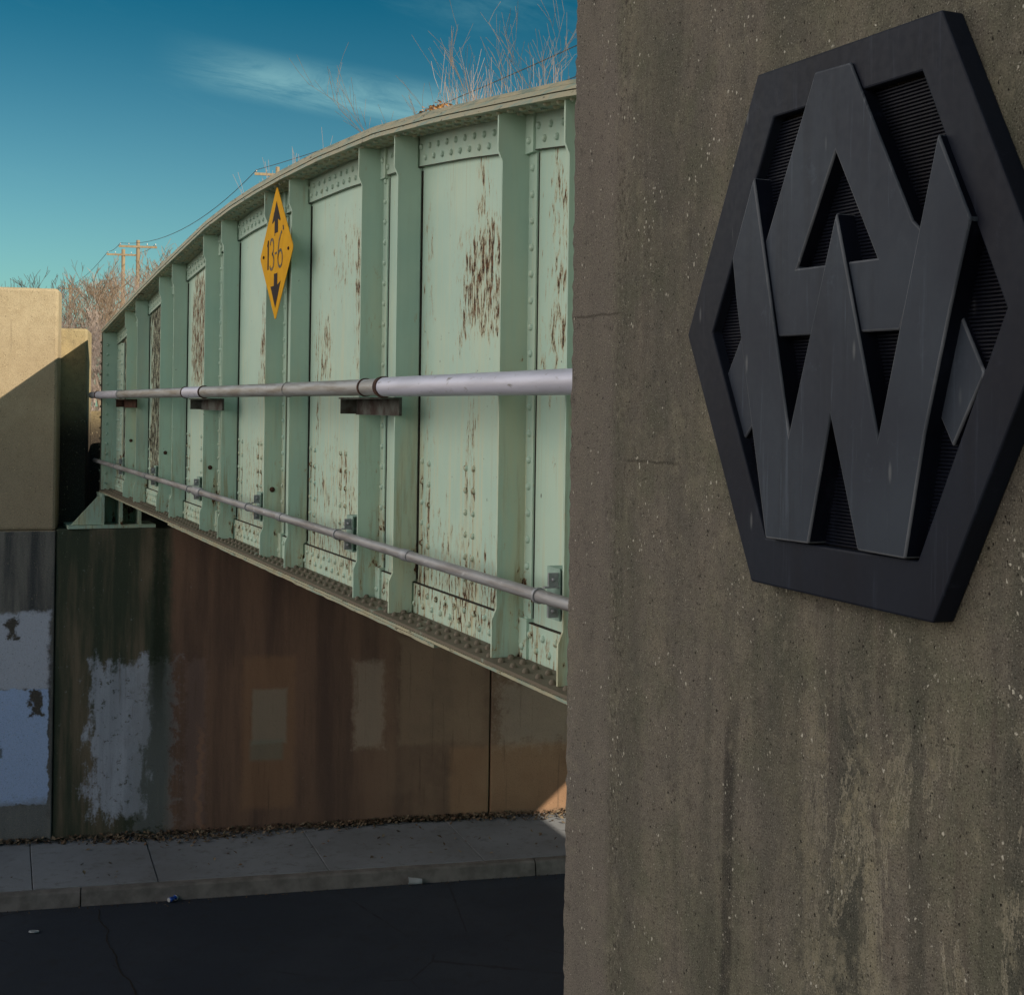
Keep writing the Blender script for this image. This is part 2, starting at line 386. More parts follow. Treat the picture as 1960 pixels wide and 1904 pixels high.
def m_farwall(kind):
    """concrete of the far abutment; object space: x along wall, z up"""
    m, g, b = material('abutment_concrete_' + kind, 0.9); b.inputs['Specular IOR Level'].default_value = 0.15
    p = coords(g, False); x, y, z = g.sep(p)
    n1 = g.noise(p, 1.3, 5, 0.6); n2 = g.noise(p, 7, 6, 0.7); n3 = g.noise(p, 40, 4, 0.7)
    st = g.noise(p, 1, 5, 0.6, scale3=(3.2, 1, 0.32)); st2 = g.noise(p, 1, 5, 0.7, scale3=(12, 1, 0.7), loc=(4, 0, 2))
    wob = g.add(g.mul(g.m('SUBTRACT', n2, 0.5), 0.30), g.mul(g.m('SUBTRACT', g.noise(p, 18, 5, 0.75), 0.5), 0.16))
    tidy = g.mul(g.m('SUBTRACT', n3, 0.5), 0.03)
    if kind == 'wing':
        up = g.mix(g.sm(n1, 0.35, 0.7), (0.42, 0.345, 0.235), (0.36, 0.29, 0.195))
        up = g.mix(g.mul(g.sm(n2, 0.4, 0.7), 0.5), up, (0.30, 0.235, 0.15))
        up = g.mix(g.mul(g.mul(g.sm(st2, 0.55, 0.72), g.sm(z, 5.6, 6.5)), 0.6), up, (0.17, 0.13, 0.085))
        up = g.mix(g.mul(g.sm(z, 5.6, 4.3), 0.55), up, (0.24, 0.20, 0.155))
        lo = g.mix(g.sm(st, 0.38, 0.62), (0.18, 0.172, 0.165), (0.055, 0.060, 0.068))
        lo = g.mix(g.mul(g.sm(st2, 0.56, 0.70), 0.7), lo, (0.16, 0.16, 0.16))
        c = g.mix(g.sm(g.add(z, tidy), 3.89, 3.87), up, lo)
        pale, bl = (0.42, 0.455, 0.56), (0.35, 0.47, 0.74)
        c = g.mix(g.blob(x, z, -4.0, -0.66, 2.0, 2.93, 0.03, g.mul(wob, 0.5)), c, pale)
        c = g.mix(g.blob(x, z, -4.0, -0.66, 0.66, 2.02, 0.008, g.mul(wob, 0.35)), c, bl)
        c = g.mix(g.mul(g.blob(x, z, -4.0, -0.63, 0.22, 0.68, 0.10, wob), 0.75), c, (0.17, 0.18, 0.185))
        for (a0, a1, c0, c1) in ((-1.12, -1.02, 2.62, 2.90), (-0.86, -0.72, 1.70, 2.0)):
            c = g.mix(g.blob(x, z, a0, a1, c0, c1, 0.02, g.mul(wob, 1.0)), c, (0.07, 0.065, 0.06))
        c = g.mix(g.blob(x, z, -1.35, -1.17, 1.22, 1.33, 0.012, tidy), c, (0.13, 0.17, 0.23))
        c = g.mix(g.mul(g.sm(st2, 0.6, 0.75), 0.25), c, (0.12, 0.11, 0.10))
        agg_l = (0.55, 0.45, 0.30)
    elif kind == 'cheek':
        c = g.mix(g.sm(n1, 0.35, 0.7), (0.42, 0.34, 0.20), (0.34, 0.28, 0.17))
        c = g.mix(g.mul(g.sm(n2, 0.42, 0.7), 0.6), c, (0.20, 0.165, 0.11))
        c = g.mix(g.sm(z, 5.6, 4.9), c, (0.05, 0.042, 0.036))  # shade below the sunlit top, painted in as a dark lower part
        agg_l = (0.5, 0.42, 0.28)
    else:
        lf = g.mix(g.sm(st, 0.32, 0.56), (0.163, 0.132, 0.096), (0.043, 0.056, 0.040))
        rtc = g.mix(g.sm(st, 0.36, 0.66), (0.186, 0.115, 0.084), (0.102, 0.067, 0.056))
        rtc = g.mix(g.mul(g.sm(x, 2.4, 5.0), g.sm(n1, 0.3, 0.6, 0.35, 1.0)), rtc, (0.295, 0.202, 0.139))
        c = g.mix(g.sm(g.add(x, g.mul(g.m('SUBTRACT', n2, 0.5), 0.15)), 0.68, 0.80), lf, rtc)
        # painted-over patches
        hole = g.sm(g.noise(p, 10, 6, 0.8, loc=(2, 0, 5)), 0.56, 0.62)
        grow = g.m('SUBTRACT', g.m('ABSOLUTE', 0.0), 0.0)
        big = g.mul(g.m('SUBTRACT', g.noise(p, 1, 4, 0.6, loc=(1, 0, 1), scale3=(6, 1, 2.2)), 0.5), 0.9)
        p1 = g.blob(x, z, -0.18, 0.46, 0.48, 2.28, 0.07, g.add(g.add(g.mul(wob, 0.8), big), g.mul(g.m('SUBTRACT', g.noise(p, 45, 5, 0.8), 0.5), 0.30)))
        p1 = g.mul(p1, g.inv(g.mul(hole, 0.9)))
        c = g.mix(g.mul(p1, g.sm(st, 0.30, 0.62, 0.95, 0.6)), c, (0.403, 0.449, 0.558))
        c = g.mix(g.mul(g.blob(x, z, 0.30, 0.80, 0.25, 2.3, 0.06, g.mul(wob, 2.6)), 0.35), c, (0.248, 0.264, 0.295))
        c = g.mix(g.mul(g.blob(x, z, 0.92, 1.17, 0.3, 2.3, 0.05, wob), 0.30), c, (0.264, 0.186, 0.171))
        c = g.mix(g.mul(g.blob(x, z, 1.60, 2.24, 0.46, 2.32, 0.05, g.mul(wob, .4)), 0.42), c, (0.295, 0.167, 0.096))
        c = g.mix(g.mul(g.blob(x, z, 1.72, 2.14, 1.25, 1.92, 0.025, g.mul(wob, .2)), 0.6), c, (0.271, 0.248, 0.202))
        c = g.mix(g.mul(g.blob(x, z, 1.70, 2.10, 1.05, 1.30, 0.03, tidy), 0.45), c, (0.171, 0.202, 0.171))
        c = g.mix(g.mul(g.blob(x, z, 2.98, 3.34, 1.15, 2.22, 0.05, g.mul(wob, 0.7)), 0.55), c, (0.403, 0.333, 0.264))
        c = g.mix(g.mul(g.blob(x, z, 3.55, 4.62, 1.16, 2.5, 0.05, g.mul(wob, 0.6)), 0.35), c, (0.372, 0.279, 0.194))
        c = g.mix(g.mul(g.blob(x, z, 4.84, 7.2, 1.09, 1.90, 0.12, g.mul(wob, 2.2)), 0.42), c, (0.558, 0.480, 0.388))
        c = g.mix(g.mul(g.blob(x, z, 4.2, 9.0, 0.25, 1.10, 0.05, g.mul(wob, .3)), 0.35), c, (0.449, 0.256, 0.139))
        # damp streaks and one raised calcite run
        c = g.mix(g.mul(g.sm(st2, 0.56, 0.72), 0.55), c, (0.085, 0.062, 0.046))
        dd = g.m('ABSOLUTE', g.m('SUBTRACT', g.add(x, g.mul(g.m('SUBTRACT', g.noise(p, 1, 3, scale3=(0, 0, 5.5)), 0.5), 0.34)), 1.10))
        c = g.mix(g.mul(g.mul(g.sm(dd, 0.045, 0.015), g.sm(z, 1.6, 1.3)), 0.35), c, (0.341, 0.178, 0.109))
        dk = g.mul(g.sm(g.m('ABSOLUTE', g.m('SUBTRACT', g.add(x, g.mul(wob, 0.4)), 0.60)), 0.11, 0.03), g.sm(z, 1.0, 2.6)); c = g.mix(g.mul(dk, 0.8), c, (0.019, 0.028, 0.019))
        speck = g.noise(p, 1, 5, 0.8, scale3=(16, 1, 9)); c = g.mix(g.mul(g.sm(speck, 0.62, 0.68), g.mul(g.sm(x, 1.3, 0.9), 0.55)), c, (0.232, 0.264, 0.279))
        agg_l = (0.25, 0.22, 0.18)
    c, h = aggregate(g, p, c, light=agg_l, amt=0.9 if kind in ('wing', 'cheek') else 0.45, sc=0.5)
    g.put(b.inputs['Base Color'], c)
    bump(g, b, g.add(g.mul(h, 0.2), g.add(g.mul(n3, 0.5), n2)), 0.010, 0.7)
    return m


M_PYLON = m_pylon(); M_WING = m_farwall('wing'); M_CHEEK = m_farwall('cheek'); M_ABUT = m_farwall('body')
M_PLAINCON = m_simple('plain_concrete', (0.24, 0.20, 0.155), (0.15, 0.125, 0.10), 0.92, 0, 3)


def m_sidewalk():
    m, g, b = material('sidewalk_concrete', 0.9); p = coords(g)
    n1 = g.noise(p, 0.9, 5, 0.6); n2 = g.noise(p, 9, 6, 0.7); n3 = g.noise(p, 90, 3, 0.6)
    c = g.mix(g.sm(n1, 0.35, 0.7), (0.27, 0.295, 0.335), (0.215, 0.23, 0.255)); c = g.mix(g.mul(g.sm(n2, 0.5, 0.75), 0.5), c, (0.09, 0.085, 0.078))
    c = g.mix(g.mul(n3, 0.3), c, (0.08, 0.075, 0.07))
    g.put(b.inputs['Base Color'], c); bump(g, b, g.add(n2, n3), 0.004, 0.6); return m


def m_road():
    m, g, b = material('old_asphalt', 0.92); p = coords(g); b.inputs['Specular IOR Level'].default_value = 0.3
    n1 = g.noise(p, 0.5, 5, 0.6); n2 = g.noise(p, 6, 6, 0.7); n3 = g.noise(p, 120, 3, 0.7)
    c = g.mix(g.sm(n1, 0.35, 0.7), (0.019, 0.027, 0.044), (0.031, 0.040, 0.058)); c = g.mix(g.mul(g.sm(n2, 0.5, 0.7), 0.4), c, (0.018, 0.018, 0.018))
    c = g.mix(g.mul(g.sm(n3, 0.52, 0.75), 0.8), c, (0.10, 0.105, 0.115))
    ck = g.vor(g.mapv(p, (0.7, 0.5, 1)), 1.1, feat='DISTANCE_TO_EDGE'); wob_ = g.mul(g.m('SUBTRACT', n2, 0.5), 0.05)
    c = g.mix(g.mul(g.sm(g.add(ck.outputs['Distance'], wob_), 0.010, 0.003), g.mul(g.sm(n1, 0.48, 0.56), 0.55)), c, (0.010, 0.011, 0.014))
    g.put(b.inputs['Base Color'], c); bump(g, b, g.add(n3, g.mul(n2, 0.5)), 0.006, 0.8); return m


M_SIDE = m_sidewalk(); M_ROAD = m_road()
M_GAP = m_simple('joint_dirt', (0.03, 0.026, 0.022), (0.016, 0.015, 0.013), 0.95, 0, 20)
M_KERB = m_simple('kerb_concrete', (0.20, 0.19, 0.185), (0.12, 0.115, 0.11), 0.9, 0, 5)
M_SOIL = m_simple('soil_and_dead_grass', (0.20, 0.155, 0.10), (0.11, 0.09, 0.06), 0.95, 0, 1.2, b_=0.05)
M_BALLAST = m_simple('ballast', (0.22, 0.20, 0.18), (0.09, 0.085, 0.08), 0.95, 0, 25, b_=0.04)

# ------------------------------------------------------------------ ground, road, sidewalks
def quadmesh(name, pts, mat, kind='structure', parent=None):
    mb = MB(); mb.raw(pts, [tuple(range(len(pts)))]); o = mb.build(name, mat, parent)
    if kind and not parent: tag(o, kind=kind)
    return o

ground = MB()
ground.raw([(-2500, -2500, -0.03), (2500, -2500, -0.03), (2500, 2500, -0.03), (-2500, 2500, -0.03)], [(0, 1, 2, 3)])
tag(ground.build('ground', M_SOIL), kind='structure')
LS = 120
road = quadmesh('road', [wl(-LS, 11.9, 0), wl(LS, 11.9, 0), wl(LS, 1.70, 0), wl(-LS, 1.70, 0)], M_ROAD)
# wandering crack in the asphalt
cr = MB(); pts = [(2.03, 15.55), (2.00, 15.2), (2.035, 14.9), (1.985, 14.55), (2.02, 14.2), (1.99, 13.85), (2.05, 13.5), (2.06, 13.1), (2.13, 12.7), (2.10, 12.2)]
P2 = []
for (a, b_) in zip(pts, pts[1:]):
    for k in range(5):
        t = k / 5; P2.append((a[0] + (b_[0] - a[0]) * t + random.uniform(-.012, .012), a[1] + (b_[1] - a[1]) * t, random.uniform(.004, .010)))
vs = []
for (x, y, w) in P2: vs += [(x - w, y, 0.004), (x + w, y, 0.004)]
cr.raw(vs, [(2 * i, 2 * i + 1, 2 * i + 3, 2 * i + 2) for i in range(len(P2) - 1)])
cr.build('road_crack', M_GAP, road)

# sidewalk slabs with open joints: (s at wall, s at kerb)
JT = [-14.2, -12.4, -10.6, -8.8, -7.0, -5.2, -3.4, -2.35, -0.85, 0.46, 2.33, 4.13, 5.95, 7.75, 9.55, 11.35, 13.2, 15.0, 16.8, 18.6]
sw = MB()
for (a, b_) in zip(JT, JT[1:]):
    r = 0.0045; zt = random.uniform(-0.004, 0.004)
    q = [wl(a + r, -0.02, 0), wl(b_ - r, -0.02, 0), wl(b_ + 0.17 - r, 1.585, 0), wl(a + 0.17 + r, 1.585, 0)]
    top = [(q[0].x, q[0].y, 0.205 + zt), (q[1].x, q[1].y, 0.205 + zt), (q[2].x, q[2].y, 0.168 + zt), (q[3].x, q[3].y, 0.168 + zt)]
    bot = [(v[0], v[1], 0.05) for v in top]
    sw.raw(bot + top, [(0, 1, 2, 3), (4, 5, 6, 7), (0, 1, 5, 4), (1, 2, 6, 5), (2, 3, 7, 6), (3, 0, 4, 7)])
tag(sw.build('sidewalk', M_SIDE, bevel=0.006), kind='structure')
sb = MB(); sb.raw([wl(-15, 1.6, 0.145), wl(19, 1.6, 0.145), wl(19, -0.02, 0.185), wl(-15, -0.02, 0.185)], [(0, 1, 2, 3)])
tag(sb.build('joint_bed', M_GAP), kind='structure')
# kerb stones
kb = MB(); KJ = [-15.2, -10.2, -5.2, -0.18, 4.88, 9.9, 14.9, 19]
for (a, b_) in zip(KJ, KJ[1:]):
    a += 0.007; b_ -= 0.007; prof = [(1.597, 0.0), (1.597, 0.163), (1.69, 0.158), (1.712, 0.140), (1.745, 0.0)]
    N = 26; V = []
    for k in range(N + 1):
        s = a + (b_ - a) * k / N
        for (n, z) in prof: V.append(wl(s, n + (random.uniform(-.004, .004) if z > .01 else 0), z + (random.uniform(-.003, .003) if z > .1 else 0)))
    F = []
    for k in range(N):
        for i in range(4): F.append((k * 5 + i, k * 5 + i + 1, k * 5 + 6 + i, k * 5 + 5 + i))
    F += [(0, 1, 2, 3, 4), tuple(N * 5 + i for i in range(5))]
    kb.raw(V, F)
tag(kb.build('kerb', M_KERB), kind='structure')
nk = MB(); nk.prism([(11.8, 0), (11.8, 0.15), (14.5, 0.2), (14.5, 0)], 1, 0, 1)
V = [wl(s, n, z) for s in (-60, 60) for (n, z) in ((11.8, -0.02), (11.8, 0.15), (13.9, 0.2), (13.9, -0.02))]
nk = MB(); nk.raw(V, [(0, 1, 5, 4), (1, 2, 6, 5), (2, 3, 7, 6), (0, 1, 2, 3), (4, 5, 6, 7)])
tag(nk.build('opposite_sidewalk', M_SIDE), kind='structure')


def height_sheet(name, xs, ys, fz, mat):
    V = [(x, y, fz(x, y)) for y in ys for x in xs]; nx = len(xs); F = []
    for j in range(len(ys) - 1):
        for i in range(nx - 1): F.append((j * nx + i, j * nx + i + 1, (j + 1) * nx + i + 1, (j + 1) * nx + i))
    mb = MB(); mb.raw(V, F); o = mb.build(name, mat, smooth=60); tag(o, kind='structure'); return o

def far_z(x, y):
    base = 5.15
    if x < 1.2: base -= min(3.5, (1.2 - x) * 0.10)
    if x > 14: base -= min(5.2, (x - 14) * 0.6)
    if y > 60: base -= min(0.8, (y - 60) * .01)
    return base + 0.12 * math.sin(x * 1.7 + y * .9) * math.sin(y * 0.5) if x < 2.2 or y > 20 else base
xs = [-80, -60, -45, -32, -22, -16, -11, -8, -5, -3, -1.5, -0.5, 0.5, 1.2, 2.2, 4, 6, 8, 10, 12, 14, 17, 20, 23, 30, 45, 80]
def ys_at(x):  # first row follows the skewed wall
    return 17.394 - 0.169 * (x - 2.325) + 0.75
V = []; offs = [0, 0.4, 1, 2, 3.5, 5, 8, 12, 18, 26, 36, 50, 70, 100, 150, 220]
for o_ in offs:
    for x in xs:
        y = ys_at(x) + o_ + (1.3 if -0.2 < x < 14.1 else 0); V.append((x, y, far_z(x, y)))
nx = len(xs); F = [(j * nx + i, j * nx + i + 1, (j + 1) * nx + i + 1, (j + 1) * nx + i) for j in range(len(offs) - 1) for i in range(nx - 1)]
mb = MB(); mb.raw(V, F); tag(mb.build('railway_embankment', M_SOIL), kind='structure')
# near bank the photographer stands on
V = [wl(-60, 14.4, 3.6), wl(1.75, 14.4, 3.6), wl(9, 60, 3.9), wl(-60, 60, 3.9)]
mb = MB(); mb.raw(V, [(0, 1, 2, 3)]); tag(mb.build('near_bank', M_SOIL), kind='structure')

# ------------------------------------------------------------------ far walls (local frame: x along wall, y away from road)
def wall_root(name, label, cat): return empty(name, P0, label, cat, rz=AZ)
wing = wall_root('wing_wall', 'tan concrete wing wall with flaking pale blue paint low down and sunlit top, left of the bridge', 'wall')
mb = MB(); mb.box(-14, -0.607, -0.022, 0.70, 0.0, 3.885); mb.build('lower_wall', M_WING, wing, bevel=0.012)
mb = MB(); mb.box(-14, -0.607, -0.014, 0.55, 3.887, 6.752); mb.build('upper_wall', M_WING, wing, bevel=0.035)

ab = wall_root('abutment', 'rust stained brown concrete abutment wall under the green girder, with overpainted patches', 'abutment')
mb = MB(); mb.box(-0.600, 4.712, 0.0, 1.9, 0.0, 3.90); mb.build('wall_panel', M_ABUT, ab, bevel=0.015)
mb = MB(); mb.box(4.732, 13.5, 0.004, 1.9, 0.0, 3.90); mb.build('wall_panel', M_ABUT, ab, bevel=0.012)
mb = MB(); mb.box(4.70, 4.74, 0.06, 1.8, 0.0, 3.8); mb.build('joint_filler', M_GAP, ab)
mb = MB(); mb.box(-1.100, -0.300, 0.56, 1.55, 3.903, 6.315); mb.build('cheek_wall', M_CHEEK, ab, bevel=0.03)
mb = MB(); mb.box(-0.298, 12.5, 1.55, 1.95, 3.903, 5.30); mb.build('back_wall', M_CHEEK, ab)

# walls at the near side of the road
near = MB(); q = [(1.70, PY), (2.16, PY - 0.078), (2.16, -1.2), (1.70, -1.12)]
def bank_poly(): return None
# pylon with a slightly ragged arris
V = []; F = []; zs = [0.0] + [3.0 + 0.02 * i for i in range(236)] ; N = len(zs)
for i, z in enumerate(zs):
    j = random.uniform(0, 0.006) + (random.random() < 0.06) * random.uniform(0.003, 0.012) if 0 < i < N - 1 else 0
    V += [(1.70 + j, PY - 0.02, z), (1.70, PY - 0.035, z), (1.712, PY - j, z), (2.16, PY - 0.078, z), (2.16, -1.2, z), (1.70, -1.12, z)]
order = [1, 0, 2, 3, 4, 5]
for i in range(N - 1):
    for a in range(6):
        p, q_ = order[a], order[(a + 1) % 6]; F.append((i * 6 + p, i * 6 + q_, (i + 1) * 6 + q_, (i + 1) * 6 + p))
F.append([k for k in order][::-1]); F.append([(N - 1) * 6 + k for k in order])
mb = MB(); mb.raw(V, F); pylon = mb.build('concrete_pylon', M_PYLON)
tag(pylon, 'dark weathered aggregate concrete pylon filling the right side, with the black emblem on its face', 'pylon')
# near abutment behind the pylon, and the low retaining wall towards the left
nab = wall_root('near_abutment', 'concrete abutment carrying the near end of the bridge, behind the dark pylon', 'abutment')
mb = MB(); mb.box(2.62, 13.5, -15.6, -13.95, 0.0, 3.90); mb.build('wall_panel', M_PLAINCON, nab)
mb = MB(); mb.box(2.62, 13.5, -16.2, -15.65, 0.0, 5.30); mb.build('back_wall', M_PLAINCON, nab)
rw = wall_root('retaining_wall', 'low plain concrete retaining wall below the near bank, left of the pylon', 'wall')
mb = MB(); mb.box(-40, 1.66, -14.4, -13.80, 0.0, 3.62); mb.build('wall_panel', M_PLAINCON, rw)

# ------------------------------------------------------------------ the bridge
br = empty('railway_bridge', (GW, 10.0, BF), 'pale green riveted steel girder bridge with arched top flange, rust spots and vertical stiffeners', 'bridge')
OFF = Vector(br.location)
def bpart(mb, name, mats, parent=br, smooth=None, bevel=0):
    o = mb.build(name, mats, None, smooth, bevel)
    me = o.data; off = OFF
    for v in me.vertices: v.co -= off
    if parent is not br:
        pass
    o.parent = parent
    return o

YE0, YE1 = 1.9, 17.80
ys = [YE0 + (YE1 - YE0) * i / 120 for i in range(121)]
# web plate
mb = MB(); V = []
for y in ys: V += [(GW, y, BF), (GW, y, ztop(y) - TFT), (GW + .012, y, BF), (GW + .012, y, ztop(y) - TFT)]
F = []
for i in range(120):
    a = i * 4; F += [(a, a + 4, a + 5, a + 1), (a + 2, a + 3, a + 7, a + 6)]
mb.raw(V, F)
# rivet clusters low on the web
for k in range(len(STIFF) - 1):
    y0, y1 = STIFF[k][0], STIFF[k + 1][1]; L = y1 - y0
    cols = RIVCOLS[k]
    for yy in cols:
        for j in range(6): mb.dome((GW, yy, 4.60 + j * .104 + (0.01 if yy == cols[0] else 0)), (-1, 0, 0), .0165, .014)
bpart(mb, 'web_plate', M_WEB, smooth=40)

def strip_follow(mb, x0, x1, fz0, fz1, ylist, m=0):
    V = []
    for y in ylist: V += [(x0, y, fz0(y)), (x1, y, fz0(y)), (x1, y, fz1(y)), (x0, y, fz1(y))]
    F = []
    for i in range(len(ylist) - 1):
        a = i * 4
        for k in range(4): F.append((a + k, a + (k + 1) % 4, a + 4 + (k + 1) % 4, a + 4 + k))
    F += [(0, 1, 2, 3), tuple((len(ylist) - 1) * 4 + k for k in range(4))]
    mb.raw(V, F, m)

# top flange: stacked cover plates with slightly uneven edges
tf = MB()
strip_follow(tf, GE + .000, GE + .392, lambda y: ztop(y) - .056, lambda y: ztop(y) - .036, ys)
strip_follow(tf, GE + .016, GE + .37, lambda y: ztop(y) - .036, lambda y: ztop(y) - .032, ys, 1)
strip_follow(tf, GE - .004, GE + .396, lambda y: ztop(y) - .032, lambda y: ztop(y) - .014, ys)
strip_follow(tf, GE + .010, GE + .380, lambda y: ztop(y) - .014, lambda y: ztop(y) - .0115, ys, 1)
yc = [y for y in ys if y < 15.6]
strip_follow(tf, GE + .002, GE + .39, lambda y: ztop(y) - .0115, lambda y: ztop(y) + .004, yc, 2)
y = 2.0; k = 0
while y < YE1 - .05:
    for (xx, dy) in ((GE + .045, 0), (GE + .115, .06)):
        tf.dome((xx, y + dy, ztop(y + dy) - .056), (0, 0, -1), .0165, .014, m=0)
    y += .12
bpart(tf, 'top_flange', [M_EDGE, M_SEAM, m_paint('grimy_paint_edge', 0.42, cream=0.85)], smooth=40)

# riveted angle under the top flange
ta = MB()
strip_follow(ta, GW - .020, GW, lambda y: ztop(y) - .056 - .150, lambda y: ztop(y) - .056, ys)
strip_follow(ta, GW - .0215, GW - .0195, lambda y: ztop(y) - .056 - .153, lambda y: ztop(y) - .056 - .149, ys, 1)
y = 2.0
while y < YE1 - .1:
    ta.dome((GW - .02, y, ztop(y) - .056 - .052), (-1, 0, 0), .0165, .014)
    ta.dome((GW - .02, y + .06, ztop(y + .06) - .056 - .108), (-1, 0, 0), .0165, .014)
    y += .12
bpart(ta, 'top_angle', [m_paint('green_paint_light', 0.86), M_SEAM], smooth=40)

# bottom flange and its cover plates
bf = MB()
bf.box(GE, GE + .392, YE0, YE1, BF - .014, BF, 0)
bf.box(GE + .012, GE + .38, YE0, YE1, BF - .017, BF - .014, 2)
bf.box(GE - .004, GE + .396, YE0, YE1, BF - .030, BF - .017, 1)
bf.box(GE + .012, GE + .38, YE0 + .1, 14.2, BF - .033, BF - .030, 2)
V = []
yy = 6.05; N = 60
for i in range(N + 1):
    y = yy + (13.0 - yy) * i / N; j = random.uniform(-.003, .003)
    V += [(GE - .002 + j, y, BF - .048 + random.uniform(-.002, .002)), (GE + .39, y, BF - .048), (GE + .39, y, BF - .033), (GE - .002 + j, y, BF - .033)]
F = [(i * 4 + k, i * 4 + (k + 1) % 4, i * 4 + 4 + (k + 1) % 4, i * 4 + 4 + k) for i in range(N) for k in range(4)] + [(0, 1, 2, 3), (N * 4, N * 4 + 1, N * 4 + 2, N * 4 + 3)]
bf.raw(V, F, 1)
y = 2.0
while y < YE1 - .1:
    bf.dome((GE + .045, y, BF), (0, 0, 1), .0165, .019)
    bf.dome((GE + .115, y + .06, BF), (0, 0, 1), .0165, .019)
    y += .125
bpart(bf, 'bottom_flange', [M_BF, M_EDGE, M_SEAM], smooth=40)
ba = MB()
ba.box(GW - .020, GW, YE0, YE1, BF, BF + .150)
ba.box(GW - .021, GW - .0005, YE0, YE1, BF + .1505, BF + .154, 1)
y = 2.0
while y < YE1 - .1:
    ba.dome((GW - .02, y, BF + .108), (-1, 0, 0), .0165, .014)
    ba.dome((GW - .02, y + .062, BF + .050), (-1, 0, 0), .0165, .014)
    y += .125
bpart(ba, 'bottom_angle', [m_paint('green_paint_lower', 0.98, web=True), M_SEAM], smooth=40)

# stiffener angles
def stiffener(Y, side):
    """side -1: flat leg towards the camera with rivets; +1: flat leg on the far side"""
    mb = MB(); zt = ztop(Y) - TFT - .001; zb = BF + .001; j = .020; t = .013
    r0 = GW - .012
    prof = [(r0 - j, zb), (GO - j, zb), (GO - j, zb + .16), (GO, zb + .205), (GO, zt - .205), (GO - j, zt - .16), (GO - j, zt), (r0 - j, zt), (r0 - j, zt - .155), (r0, zt - .165), (r0, zb + .165), (r0 - j, zb + .155)]
    mb.prism(prof, 1, Y, Y + t)
    a, b_ = (Y - .078, Y - .0005) if side < 0 else (Y + t + .0005, Y + t + .078)
    mb.box(GW - .012, GW - .0005, a, b_, zb + .168, zt - .168)
    mb.box(GW - .032, GW - .0205, a, b_, zb, zb + .154); mb.box(GW - .032, GW - .0205, a, b_, zt - .154, zt)
    mb.box(GW - .0325, GW - .0005, a, b_, zb + .1545, zb + .1675); mb.box(GW - .0325, GW - .0005, a, b_, zt - .1675, zt - .1545)
    yc_ = (a + b_) / 2; z = zb + .05
    while z < zt - .02:
        xo = GW - .032 if (z < zb + .155 or z > zt - .155) else GW - .012
        mb.dome((xo, yc_, z), (-1, 0, 0), .0165, .014); z += .112
    # corroded seam lines at the toe and root
    if side < 0:
        mb.box(GW - .004, GW - .0003, a - .004, a - .0005, zb + .17, zt - .17, 1)
    else:
        mb.box(GW - .009, GW - .0003, Y - .004, Y - .0005, zb + .17, zt - .17, 1)
    # loose bolts with rust on the outstanding leg
    return mb
for k, (y1, y2) in enumerate(STIFF):
    bpart(stiffener(y1, -1), 'stiffener', [M_PAINT, M_SEAM], smooth=40)
    bpart(stiffener(y2, +1), 'stiffener', [M_PAINT, M_SEAM], smooth=40)
# end plate, end angle with double rivet rows
ep = MB()
ep.box(GE + .01, GW + .2, 17.72, 17.735, BF + .001, ztop(17.72) - .058)
ep.box(GW - .014, GW, 17.18, 17.715, BF + .152, ztop(17.5) - .225)
z = BF + .08
while z < 6.2:
    ep.dome((GO + .005, 17.72, z), (0, -1, 0), .017, .014); ep.dome((GW - .014, 17.60, z + .05), (-1, 0, 0), .016, .019); ep.dome((GW - .014, 17.45, z + .05), (-1, 0, 0), .016, .019); ep.dome((GW - .014, 17.30, z), (-1, 0, 0), .016, .019); z += .12
bpart(ep, 'end_plate', [M_PAINT], smooth=40)
ee = MB(); ee.box(GE + .004, GE + .36, 17.76, 17.80, BF + .001, ztop(17.76) - .058)
z = BF + .1
while z < 6.2: ee.dome((GE + .004, 17.78, z), (-1, 0, 0), .014, .019); z += .13
bpart(ee, 'end_angle', m_paint('brown_stained_paint', 0.35, dusty=0.3), smooth=40)
# hanger bolts on the outstanding legs
for (yb, zb_) in ((16.12, 4.99), (13.90, 4.93), (11.75, 4.88), (9.62, 4.82)):
    mb = MB(); mb.dome((GO + .06, yb, zb_), (0, -1, 0), .015, .014, 6); mb.ring((GO + .06, yb - .003, zb_), (0, 1, 0), .004, .019, .004, 10); bpart(mb, 'bolt', M_RUST)

# bearing under the far end
be = MB()
be.box(GE - .12, GE + .62, 17.42, 17.95, 3.905, 3.945)
for xx in (GE - .015, GE + .20, GE + .42): be.box(xx, xx + .035, 17.46, 17.9, 3.946, BF - .034)
be.box(GE + .05, GE + .5, 17.86, 17.90, 3.946, BF - .036)
be.box(GE - .02, GE + .55, 17.44, 17.9, BF - .060, BF - .0345)
be.prism([(GE - .36, 3.95), (GE - .019, 3.95), (GE - .019, BF - .07), (GE - .06, BF - .07)], 1, 17.47, 17.50)
be.box(GE - .40, GE - .125, 17.42, 17.95, 3.905, 3.945)
bpart(be, 'bearing_shoe', [m_paint('bearing_paint', 0.95)])

